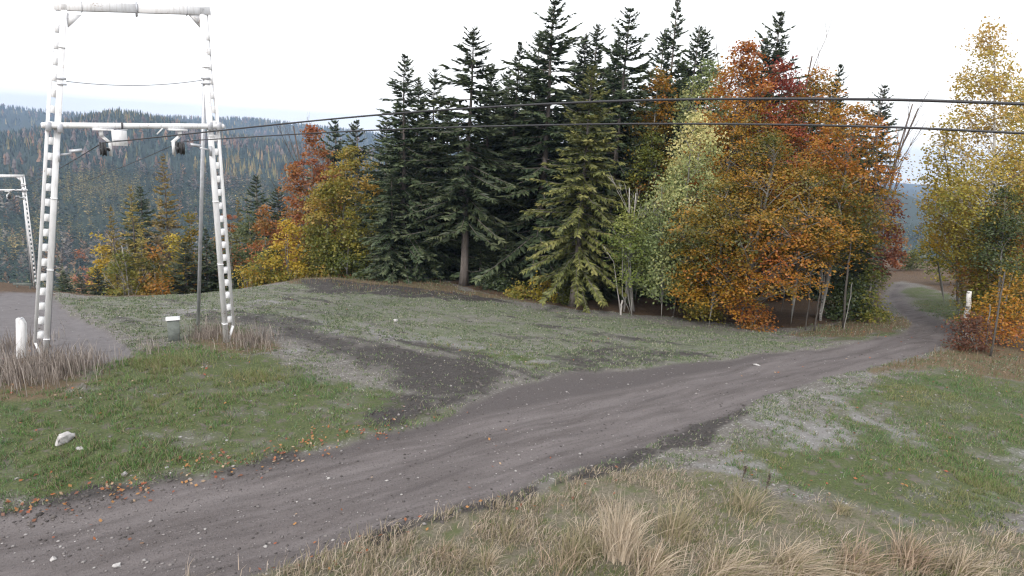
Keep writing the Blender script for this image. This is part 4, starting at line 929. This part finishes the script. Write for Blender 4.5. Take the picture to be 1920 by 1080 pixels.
    for k, sg in ((0, 1), (1, -1)):
        zt = zb[k] + (ztop[k] - zb[k]) * .42; c = at_height(k, zt, -.02); foot = (w(*(at_height(k, .2, -.35 if k else -.2))) - N_ * 1.35) if feet is None else np.array([*feet[k], 0]) - origin
        foot[2] = ground_of(origin + foot)
        mb = MB(); mb.tube([foot - Z * .15, w(c[0], c[1], -.10)], [.055, .055], 10); st = mb.build('strut', M['galv'], T, True)
        mb = MB(); mb.bar(w(c[0] - .10, c[1], -.02), w(c[0] + .10, c[1], -.02), Z, .05, .24); mb.bar(w(c[0] - .10, c[1] - .14, -.02), w(c[0] + .10, c[1] - .14, -.02), Z, .04, .24); mb.build('strut_clamp', M['galv'], st)
        wire.append(w(c[0] + sg * .1, c[1] - .06, .0))
    s = np.linspace(0, 1, 13)[:, None]; pts = wire[0] * (1 - s) + wire[1] * s; pts[:, 2] -= .12 * 4 * (s * (1 - s))[:, 0]
    mb = MB(); mb.tube(pts, .008, 4); mb.build('slack_wire', M['rope'], T)
    return T, [origin + h for h in hooks]
li0 = on_tower(85, 675); li1 = on_tower(120, 8); ri0 = on_tower(424, 640); ri1 = on_tower(377, 16)
ri0[1] = RB[2] - LB[2]
_, HK = lift_tower('ski_lift_tower', 'tall white steel ski lift portal tower with rung-like battens, in the left foreground', LB, TU, TN,
                   (on_tower(75, 238)[1], on_tower(412, 237)[1]), (on_tower(110, 14)[1], on_tower(393, 21)[1]), lambda p: gh(p[0], p[1]) - LB[2],
                   [(li0[0], 0., li1[0], li1[1]), (ri0[0], ri0[1], ri1[0], ri1[1])], 'white ski lift towers', True, (P(88, 646), P(371, 612)))
# the next tower down the slope, cut off by the left picture edge
YF = 56.0
fr = at_y(61, 506, YF); fU = unit(np.array([.86, .52, 0.])); fN = np.cross(fU, [0, 0, 1.])
def on_far(px, py):
    d = ray(px, py); k = ((fr - CAM) @ fN) / (d @ fN); p = CAM + d * k; return np.array([(p - fr) @ fU, p[2]])
fW = 4.75; fo = fr - fU * fW; fo[2] = gh(fo[0], fo[1]); frz = gh(fr[0], fr[1]) - fo[2]
f1 = on_far(40, 330); zc1 = on_far(50, 356)[1] - fo[2]; zt1 = f1[1] - fo[2]
_, HF = lift_tower('ski_lift_tower', 'distant white ski lift tower down the slope, cut off by the left picture edge', fo, fU, fN, (zc1 - .05, zc1), (zt1 - .05, zt1),
                   lambda p: gh(p[0], p[1]) - fo[2], [(0., 0., .75, zt1), (fW, frz, fW + f1[0], zt1)], 'white ski lift towers', panel=False)
# haul ropes
def rope(hook, far_hook, curve, Yr, label, rad):
    d = ray(1920, curve[-1][1]); e = CAM + d * (Yr / d[1]); a = hook[:2]; b = e[:2]; nrm = np.array([-(b - a)[1], (b - a)[0]])
    cx = np.array([c[0] for c in curve]); cy = np.array([c[1] for c in curve]); pts = []
    for px in np.linspace(cx[0], 2150, 60):
        py = np.interp(px, cx, cy) if px <= 1920 else cy[-1] + (px - 1920) * (cy[-1] - cy[-2]) / (cx[-1] - cx[-2])
        dd = ray(px, py); k = (a @ nrm) / (dd[:2] @ nrm); p = CAM + dd * k; pts.append(p)
    pts = np.array(pts)
    for _i in range(6): pts[1:-1] = (pts[:-2] + 2 * pts[1:-1] + pts[2:]) / 4
    tail = pts[-1] + (pts[-1] - pts[-2]) / np.linalg.norm(pts[-1] - pts[-2]) * np.array([3., 10.])[:, None]
    s = np.linspace(0, 1, 14)[:, None]; lead = far_hook * (1 - s) + hook * s; lead[:, 2] -= .5 * 4 * (s * (1 - s))[:, 0]
    down = far_hook + (far_hook - hook) * .6 + np.array([0, 0, -1.])
    W = np.concatenate([[down], lead, pts[1:], tail]); mb = MB(); mb.tube(W, np.concatenate([[.010], np.linspace(.010, rad * .7, 14), np.linspace(rad * .85, rad, len(pts) - 1), [rad, rad]]), 8)
    return tag(mb.build('haul_rope', M['rope'], None, True), label, 'cable', 'haul ropes of the ski lift')
rope(HK[0], HF[0], [(213, 266), (400, 246), (560, 229), (720, 214), (860, 204), (1000, 196), (1150, 189), (1300, 186), (1500, 185), (1700, 187), (1920, 195)], 7.6, 'upper dark haul rope crossing the picture from the left sheave', .0185)
rope(HK[1], HF[1], [(335, 265), (420, 260), (560, 251), (720, 243), (860, 238), (1000, 235), (1150, 232), (1300, 232), (1500, 234), (1700, 239), (1920, 250)], 8.2, 'lower dark haul rope crossing the picture from the right sheave', .016)

# ------------------------------------------------------------------ posts by the tower
def place(px, py, name): p = P(px, py); return empty(name, (p[0], p[1], gh(p[0], p[1])))
p = P(40, 668); o = empty('marker_post', (p[0], p[1], gh(p[0], p[1])), radians(14)); tag(o, 'waist high white plastic post with a slanted top corner, left of the tower', 'post')
hw, hh_, dp = .105, 1.16, .13
prof = [(-hw, -.15), (hw, -.15), (hw, hh_ - .13), (hw - .07, hh_), (-hw, hh_)]
V = np.array([(x, -dp / 2, z) for x, z in prof] + [(x, dp / 2, z) for x, z in prof]); mb = MB()
mb.add(V, [(i, (i + 1) % 5, 5 + (i + 1) % 5, 5 + i) for i in range(5)], [(0, 2, 1), (0, 3, 2), (0, 4, 3), (5, 6, 7), (5, 7, 8), (5, 8, 9)]); bd = mb.build('body', M['white'], o)
o.rotation_euler = (0, radians(5.5), radians(14)); bv = bd.modifiers.new('bevel', 'BEVEL'); bv.width = .005; bv.segments = 2
mb = MB(); mb.bar((-.02, 0, hh_ + .012), (hw - .08, 0, hh_ + .012), (0, 1, 0), .14, .02); mb.build('cap', M['galv'], o)
p = P(327, 638); o = empty('marker_stub', (p[0], p[1], gh(p[0], p[1])), radians(28)); tag(o, 'short grey concrete post with a white cap between the tower legs', 'post')
mb = MB(); mb.bar((0, 0, -.15), (0, 0, .70), (1, 0, 0), .34, .30); mb.build('body', M['greywood'], o)
mb = MB(); mb.bar((0, 0, .702), (0, 0, .74), (1, 0, 0), .40, .36); mb.build('cap', M['white'], o)
p = at_y(45, 512, YF - 1.2); o = empty('plank_barrier', (p[0], p[1], gh(p[0], p[1]))); tag(o, 'low grey plank barrier at the foot of the distant lift tower', 'barrier')  # board barrier: one grey plank on two wooden posts
mb = MB(); mb.bar((-1.1, 0, .45), (.6, 0, .50), (0, 0, 1), .22, .06); mb.build('plank', M['greywood'], o)
for x in (-.8, .35): mb = MB(); mb.bar((x, .06, -.1), (x, .06, .52), (1, 0, 0), .09, .09); mb.build('post', M['greywood'], o)

# ------------------------------------------------------------------ ground cover: grass, weeds, leaves, stones
def scatter(n, y0, y1, xr, seed, p=1.4):
    """random ground points, thinner with distance"""
    r = np.random.default_rng(seed); u = r.random(n); q = 1 - p
    Y = (y0 ** q + u * (y1 ** q - y0 ** q)) ** (1 / q); X = r.uniform(xr[0], xr[1], n) * Y
    return X, Y, r
def blades(X, Y, r, h, wdt, col, lean=.35, segs=1, bias=(0, 0), sink=.01):
    n = len(X); Z = ground_h(X, Y) - sink; th = r.uniform(0, 2 * pi, n); d = np.stack([np.cos(th), np.sin(th)], 1)
    L = lean * r.uniform(.3, 1.5, n); dx = (np.cos(r.uniform(0, 6.28, n)) * L + bias[0]) * h; dy = (np.sin(r.uniform(0, 6.28, n)) * L + bias[1]) * h
    b = np.stack([X, Y, Z], 1); s = np.stack([d[:, 0] * wdt, d[:, 1] * wdt, 0 * wdt], 1) * .5
    top = b + np.stack([dx, dy, h * np.sqrt(np.clip(1 - (dx / h) ** 2 * .5 - (dy / h) ** 2 * .5, .15, 1))], 1)
    if segs == 1:
        V = np.stack([b - s, b + s, top], 1).reshape(-1, 3); return V, [np.arange(n * 3).reshape(-1, 3)], np.repeat(col, 3, 0)
    mid = b + np.stack([dx * .3, dy * .3, (top - b)[:, 2] * .62], 1)
    V = np.stack([b - s, b + s, mid + s * .75, mid - s * .75, top], 1).reshape(-1, 3); i = np.arange(n)[:, None] * 5
    return V, [i + np.array([[0, 1, 2, 3]]), i + np.array([[3, 2, 4]])], np.repeat(col, 5, 0)
def stuff(name, parts, mat, label):
    V = []; Q = []; T_ = []; C = []; n = 0
    for v, fs, c in parts:
        for f in fs: (Q if f.shape[1] == 4 else T_).append(f + n)
        V.append(v); C.append(c); n += len(v)
    Fs = ([np.concatenate(Q)] if Q else []) + ([np.concatenate(T_)] if T_ else [])
    return tag(obj(name, mesh(name, np.concatenate(V), Fs, mat, np.concatenate(C))), label, None, None, 'stuff')
def pick(P_, r, n, j=.18): P_ = np.asarray(P_); return P_[r.integers(0, len(P_), n)] * r.uniform(1 - j, 1 + j, (n, 1))
XR = (-.98, .98)
G_GREEN = [(.125, .230, .060), (.100, .195, .052), (.170, .245, .075), (.080, .165, .058), (.205, .220, .095), (.270, .235, .150), (.210, .165, .110)]
G_PALE = [(.130, .185, .080), (.230, .250, .150), (.090, .140, .060), (.330, .310, .240), (.080, .120, .050)]
G_DRY = [(.340, .280, .210), (.440, .370, .285), (.270, .215, .155), (.390, .310, .240), (.220, .195, .115), (.500, .430, .340)]
G_WEED = [(.230, .190, .165), (.320, .275, .240), (.160, .130, .112), (.420, .365, .325)]
parts = []
X, Y, r = scatter(1150000, 8.2, 40, XR, 41); mk = masks(X, Y)
pn = .5 * fbm(X / 1.1, Y / 1.1, 201, 3) + .5 * vn(X / .17, Y / .17, 205); bare_ = 1 - np.clip(mk['road'] * 1.2 + mk['path'] * 1.2 + mk['mud'] * .8, 0, 1)
k = r.random(len(X)) < mk['green'] * bare_ * np.clip((pn - .40) * 4.2, .03, 1) * np.clip(.25 + 2.2 * (fbm(X / 1.9, Y / 1.6, 204, 3) - .32), .15, 1) * (1 - mk['gravel'] * .6) * (1 - mk['dry'] * .7)
x, y = X[k], Y[k]; n = len(x); ph = pn[k]
hgt = (.03 + .09 * r.random(n) ** 1.5) * (.3 + 1.6 * ph)
tall = np.exp(-(((x - P(420, 680)[0]) / 2.6) ** 2 + ((y - P(420, 690)[1]) / 1.6) ** 2)); hgt = hgt * (1 + 1.3 * tall)
c = pick(G_GREEN, r, n); yel = sm(.45, .75, fbm(x / 2.3, y / 2.3, 207, 3))[:, None]; c = c * (1 - .55 * yel) + np.array([.250, .225, .095]) * .55 * yel
blu = sm(.5, .75, fbm(x / 1.4, y / 1.4, 209, 3))[:, None]; c = c * (1 - .5 * blu) + np.array([.085, .175, .075]) * .5 * blu
parts.append(blades(x, y, r, hgt, .013 + .0006 * y, c, .7))
k = r.random(len(X)) < (mk['field'] * .8 + .5 * mk['gravel'] + .5 * mk['clear']) * bare_ * np.clip((pn - .44) * 4.5, .02, 1) * (1 - mk['green']) * (1 - mk['dry'])
x, y = X[k], Y[k]; n = len(x); parts.append(blades(x, y, r, .025 + .07 * r.random(n), .013 + .0011 * y, pick(G_PALE, r, n, .3), .9))
stuff('short_grass', parts, M['grass'], 'short green and faded grass on both sides of the road')
parts = []
X, Y, r = scatter(150000, 7.4, 16, XR, 43, 1.2); mk = masks(X, Y); pn = fbm(X / .5, Y / .5, 211, 3); big = fbm(X / 1.6, Y / 1.6, 212, 2)
k = r.random(len(X)) < mk['dry'] * np.clip((pn - .36) * 3.4, .08, 1) * (1 - mk['road'])
x, y = X[k], Y[k]; n = len(x); h = (.04 + .13 * r.random(n) ** 1.6) * (.35 + 1.4 * big[k]); gr = (r.random(n) < np.clip((.60 - big[k]) * 2.6, .08, .75))
c = pick(G_DRY, r, n); c[gr] = pick([(.150, .180, .060), (.200, .205, .085), (.115, .150, .055)], r, gr.sum())
parts.append(blades(x, y, r, h, .008 + .0005 * y, c, .7, 2, (.25, -.05)))
X, Y, r = scatter(60000, 7.4, 10.6, XR, 48, 1.2); mk = masks(X, Y); pn = fbm(X / .35, Y / .35, 215, 3); big = fbm(X / 1.3, Y / 1.3, 216, 2)
k = r.random(len(X)) < mk['dry'] * np.clip((pn - .42) * 4, 0, 1) * sm(10.4, 8.6, Y + (big - .5) * 3) * .25; x, y = X[k], Y[k]; n = len(x)
parts.append(blades(x, y, r, r.uniform(.12, .42, n) * (.4 + big[k]), .009 + .006 * r.random(n), pick([(.50, .41, .33), (.58, .49, .41), (.42, .33, .26), (.30, .25, .17), (.25, .235, .12)], r, n, .2), .7, 2, (.45, -.1)))
stuff('dry_grass', parts, M['grass'], 'withered straw coloured grass along the near side of the road')
# weeds: brown stalks round the tower feet, at the wood's edge and along the right verge
parts = []
X, Y, r = scatter(90000, 13, 44, XR, 44, 1.1); mk = masks(X, Y); pn = fbm(X / .8, Y / .8, 221, 3)
nearw = (mk['brown'] > .3) & (Y < 24) & (X < -5)
k = (r.random(len(X)) < mk['brown'] * (.10 + .40 * pn) * np.where(nearw, .20, 1) * (1 - mk['road'])); x, y = X[k], Y[k]; n = len(x); nw = nearw[k]
h = np.where(nw, r.uniform(.15, .75, n), r.uniform(.08, .30, n)); parts.append(blades(x, y, r, h, np.where(nw, .012, .016) + .0004 * y, np.where(nw[:, None], pick(G_WEED, r, n), pick([(.200, .135, .080), (.260, .180, .115), (.150, .110, .060), (.170, .155, .070)], r, n)), .38, 2))
for cx, cy, sx, sy, m_ in ((60, 695, 95, 26, 1700), (150, 690, 30, 22, 260), (395, 630, 34, 11, 420), (470, 642, 42, 14, 420), (290, 655, 20, 8, 40), (10, 650, 40, 20, 350)):
    c0 = P(cx, cy); e = P(cx + sx, cy); f = P(cx, cy + sy); w_ = np.linalg.norm(e - c0); d_ = np.linalg.norm(f - c0)
    x = c0[0] + r.normal(0, w_ * .55, m_); y = c0[1] + r.normal(0, d_ * .55, m_); h = r.uniform(.2, .85, m_) * r.uniform(.5, 1, m_)
    parts.append(blades(x, y, r, h, r.uniform(.008, .022, m_), pick(G_WEED, r, m_, .3), .30, 2))
stuff('dry_weeds', parts, M['grass'], 'brown withered weed stalks round the tower feet and along the wood edge')
# fallen leaves
X, Y, r = scatter(40000, 8.2, 34, XR, 45, 1.2); mk = masks(X, Y)
e1 = sdf(PP([(-100, 950), (0, 915), (200, 895), (450, 850), (640, 800), (720, 815), (430, 885), (200, 930), (0, 955)]), X, Y); e2 = sdf(PP([(380, 1080), (600, 1030), (900, 940), (1200, 870), (1150, 920), (900, 1000), (600, 1080)]), X, Y)
pr = .6 * sm(-.6, .2, e1) * np.clip((fbm(X / .4, Y / .4, 231, 2) - .35) * 4, 0, 1) + .06 * sm(-.3, .3, e2) + .022 * mk['green'] + .006 * mk['road'] + .03 * mk['brown'] + .008 * mk['field']
k = r.random(len(X)) < pr; x, y = X[k], Y[k]; n = len(x)
nr = unit(np.stack([r.normal(0, .45, n), r.normal(0, .45, n), np.ones(n)], 1)); a = unit(np.cross(nr, r.normal(0, 1, (n, 3)))); b_ = np.cross(nr, a); la = r.uniform(.05, .09, n)
V, Fq = kites(np.stack([x, y, ground_h(x, y) + .035], 1) - a * la[:, None] / 2, a, b_, la, la * .36, .45)
stuff('fallen_leaves', [(V, [Fq], np.repeat(pick([(.36, .13, .05), (.30, .09, .045), (.40, .20, .07), (.22, .09, .05), (.42, .30, .20)], r, n), 4, 0))], M['grass'], 'orange and brown fallen leaves along the road edge')
# stones and mud clods
OCT = np.array([(1, 0, 0), (.2, .9, .1), (-.9, .3, 0), (-.4, -.85, .1), (.6, -.7, -.1), (.1, .1, .8), (0, 0, -.6)]); OF = np.array([(0, 1, 5), (1, 2, 5), (2, 3, 5), (3, 4, 5), (4, 0, 5), (1, 0, 6), (2, 1, 6), (3, 2, 6), (4, 3, 6), (0, 4, 6)])
def lumps(x, y, r, size, col, flat=.6, up=.25):
    n = len(x); th = r.uniform(0, 6.28, n); v = OCT[None] * r.uniform(.7, 1.3, (n, 7, 3)) * size[:, None, None]; v[..., 2] *= flat
    c, s_ = np.cos(th)[:, None], np.sin(th)[:, None]; vx = v[..., 0] * c - v[..., 1] * s_; vy = v[..., 0] * s_ + v[..., 1] * c
    V = np.stack([vx + x[:, None], vy + y[:, None], v[..., 2] + (ground_h(x, y) + size * flat * up)[:, None]], -1).reshape(-1, 3)
    return V, [(np.arange(n)[:, None, None] * 7 + OF[None]).reshape(-1, 3)], np.repeat(col, 7, 0)
m, t = newmat('loose_stones'); finish(t, nd(t, 'ShaderNodeBsdfPrincipled', {'Base Color': nd(t, 'ShaderNodeAttribute', attribute_name='Col').outputs['Color'], 'Roughness': .9}).outputs[0]); M['lump'] = m
X, Y, r = scatter(60000, 8, 36, XR, 46, 1.3); mk = masks(X, Y)
k = r.random(len(X)) < .010 * mk['road'] + .22 * mk['gravel'] + .06 * mk['field'] + .012 * mk['green'] + .03 * mk['path'] + .04 * mk['clear'] * (1 - mk['dry'])
x, y = X[k], Y[k]; n = len(x); stuff('pebbles', [lumps(x, y, r, .008 + .035 * r.random(n) ** 6 + .0005 * y, pick([(.20, .185, .18), (.27, .25, .245), (.38, .36, .35), (.16, .145, .14)], r, n))], M['lump'], 'small pale stones strewn over road and field')
k = r.random(len(X)) < .16 * mk['road'] + .05 * mk['path']; x2, y2 = X[k], Y[k]; n2 = len(x2)
stuff('road_gravel', [lumps(x2, y2, r, .008 + .022 * r.random(n2) ** 3 + .0004 * y2, pick([(.085, .074, .072), (.13, .115, .113), (.18, .162, .158), (.060, .052, .050), (.22, .20, .196)], r, n2))], M['lump'], 'fine grey brown gravel bedded in the dirt road')
k = r.random(len(X)) < .6 * mk['mud'] * (mk['mud'] > .3); x, y = X[k], Y[k]; n = len(x)
stuff('mud_clods', [lumps(x, y, r, .010 + .055 * r.random(n) ** 4 + .0008 * y, pick([(.050, .043, .040), (.075, .065, .060), (.110, .096, .090)], r, n), .6, .0)], M['lump'], 'dark lumps of churned earth beside the road')
def rock(px, py, size, label, seed, col='rock'):
    r = np.random.default_rng(seed); c = P(px, py); n1, n2 = 9, 12; V = [(0, 0, 1.)]; 
    for i in range(1, n1):
        f = pi * i / n1
        for j in range(n2): V.append((sin(f) * cos(2 * pi * j / n2), sin(f) * sin(2 * pi * j / n2), cos(f)))
    V.append((0, 0, -1.)); V = np.array(V); q = []; tr_ = []
    for i in range(n1 - 2):
        for j in range(n2): a = 1 + i * n2; q.append((a + j, a + n2 + j, a + n2 + (j + 1) % n2, a + (j + 1) % n2))
    for j in range(n2): tr_ += [(0, 1 + j, 1 + (j + 1) % n2), (len(V) - 1, 1 + (n1 - 2) * n2 + (j + 1) % n2, 1 + (n1 - 2) * n2 + j)]
    for _ in range(16):                                   # chip flat facets off
        nrm = unit(r.normal(0, 1, 3)); d = r.uniform(.35, .72); e = V @ nrm - d; V = V - np.maximum(e, 0)[:, None] * nrm
    V = V * np.array(size) * 1.35 * (1 + r.normal(0, .09, (len(V), 1)))
    o = obj('rock', mesh('rock', V, [np.array(q), np.array(tr_)], M[col])); o.location = (c[0], c[1], gh(c[0], c[1]) + size[2] * .35); o.rotation_euler = (0, 0, r.uniform(0, 6)); return tag(o, label, 'rock')
rock(116, 832, (.26, .16, .13), 'pale white rock lying in the grass left of the road', 1); rock(232, 890, (.07, .06, .07), 'small white stone at the grass edge among orange leaves', 2)
rock(152, 846, (.07, .05, .04), 'little pale stone just right of the white rock', 3); rock(220, 1056, (.06, .05, .04), 'small white stone on the road in the lower left corner', 4)
rock(742, 602, (.14, .10, .08), 'white stone out on the field left of its middle', 5); rock(1418, 683, (.13, .09, .05), 'flat pale stone at the far edge of the road', 6); rock(98, 1050, (.05, .04, .035), 'pale pebble at the left end of the road, near the bottom edge', 7)
# tussocks of tall dry grass in front
def tussock(px, py, n, h, spread, bias, cols, label, seed, wd=.009, fan=.28):
    r = np.random.default_rng(seed); c = P(px, py); z = gh(c[0], c[1]); k = 6; th = r.uniform(0, 2 * pi, n); rho = spread * 1.5 * r.random(n) ** .8
    bx, by = np.cos(th) * rho, np.sin(th) * rho; H = h * r.uniform(.25, 1.1, n); fx_ = np.cos(th) * fan * r.uniform(.2, 1.6, n) + bias[0] * r.uniform(-.1, 1.7, n) + r.normal(0, min(.3, fan * .9), n); fy_ = np.sin(th) * fan * r.uniform(.2, 1.6, n) + bias[1] * r.uniform(-.1, 1.7, n) + r.normal(0, min(.3, fan * .9), n)
    s = np.linspace(0, 1, k)[None]; cx = bx[:, None] + fx_[:, None] * H[:, None] * s ** 1.9; cy = by[:, None] + fy_[:, None] * H[:, None] * s ** 1.9
    bend = np.hypot(fx_, fy_)[:, None]; cz = H[:, None] * (s - .38 * np.minimum(bend, 1.4) * s ** 2.4) - .03
    sd = np.stack([np.cos(th + 1.57 + r.normal(0, .6, n)), np.sin(th + 1.57 + r.normal(0, .6, n))], 1); wv = wd * r.uniform(.6, 1.4, n)[:, None] * (1 - s * .85)
    ctr = np.stack([cx, cy, cz], -1); off = np.stack([sd[:, :1] * wv, sd[:, 1:] * wv, 0 * wv], -1)
    V = np.stack([ctr - off, ctr + off], 2).reshape(-1, 3); i = (np.arange(n)[:, None] * k + np.arange(k - 1)[None]).reshape(-1) * 2; Fq = np.stack([i, i + 1, i + 3, i + 2], 1)
    C = np.repeat(pick(cols, r, n, .22), k * 2, 0); g = np.tile(np.repeat(np.linspace(.62, 1.08, k), 2), n)[:, None]
    o = obj('grass_tussock', mesh('grass_tussock', V, Fq, M['grass'], C)); o.location = (c[0], c[1], z); return tag(o, label, 'grass', 'tussocks of tall dry grass in front')
STRAW = [(.45, .37, .28), (.54, .45, .35), (.35, .28, .20), (.48, .39, .29), (.26, .215, .135), (.20, .19, .09)]; STRAW_R = [(.40, .30, .22), (.47, .36, .27), (.29, .215, .15), (.22, .19, .10)]; STRAW_G = [(.30, .26, .16), (.24, .22, .12), (.38, .31, .22)]
for a in ((1160, 1035, 560, .95, .22, (.05, -.05), [(.52, .44, .34), (.60, .51, .41), (.42, .345, .255), (.50, .42, .32)], 'upright pale straw tussock at the bottom, tallest of the front grass', 1, .008, .24), (1075, 1050, 240, .45, .22, (.1, 0), STRAW_G, 'low greenish tussock left of the upright pale one', 2),
          (1270, 1000, 260, .75, .25, (.2, .1), STRAW_G, 'thin greenish tussock with loose upright stalks right of the pale one', 3), (1350, 1085, 420, .75, .22, (.9, -.15), STRAW, 'pale straw tussock combed over to the right at the bottom edge', 4),
          (1480, 1075, 420, .75, .22, (1.0, -.2), STRAW, 'second combed straw tussock at the bottom edge', 5), (1600, 1070, 380, .65, .22, (.5, -.1), STRAW_R, 'reddish brown tussock at the bottom right', 6),
          (1705, 1060, 380, .62, .22, (.3, -.1), STRAW_R, 'second reddish tussock, nearer the lower right corner', 7), (1800, 1080, 320, .6, .2, (.35, -.1), STRAW, 'pale tussock in the lower right corner', 8),
          (950, 1010, 160, .32, .25, (.2, 0), STRAW_G, 'low dull tussock beside the road edge, left of the tall ones', 9), (1400, 960, 200, .55, .3, (.4, .1), STRAW_G, 'loose greenish tussock behind the combed straw', 10), (1220, 1085, 300, .55, .22, (.45, -.1), STRAW, 'straw tussock at the bottom edge between the upright and combed ones', 11)): tussock(*a)
rt = random.Random(3)
for k in range(16):
    px_ = rt.uniform(820, 1880); tussock(px_, rt.uniform(max(930, 1120 - px_ * .13), 1075), rt.randint(45, 130), rt.uniform(.22, .5), rt.uniform(.08, .25), (rt.uniform(-.3, .9), rt.uniform(-.4, .3)), rt.choice([STRAW, STRAW_G, STRAW_R]), 'small loose tuft of withered grass scattered between the big straw tussocks', 40 + k, .008, .45)
def dock(px, py, h, label, seed):
    r = np.random.default_rng(seed); c = P(px, py); o = empty('dock_plant', (c[0], c[1], gh(c[0], c[1]))); mb = MB(); pts = np.array([(0, 0, -.02), (.01, 0, h * .5), (.03, .01, h)]); mb.tube(pts, [.008, .007, .003], 5); mb.build('stem', M['twig'], o)
    n = 70; f = r.uniform(.45, 1, n); th = r.uniform(0, 6.28, n); a = unit(np.stack([np.cos(th), np.sin(th), np.full(n, .5)], 1)); b = unit(np.cross(a, r.normal(0, 1, (n, 3))))
    V, Fq = kites(np.stack([.03 * f, 0 * f, f * h], 1), a, b, r.uniform(.02, .05, n), np.full(n, .012)); obj('seed_head', mesh('seed_head', V, Fq, M['twig']), o); return tag(o, label, 'plant')
dock(1435, 925, .42, 'dark brown dock seed stalk standing before the grey gravel patch', 1); dock(1392, 900, .34, 'shorter dark seed stalk left of the tall one before the gravel patch', 2)
tris = sum(len(p.vertices) - 2 for o in bpy.data.meshes for p in o.polygons) if False else 0
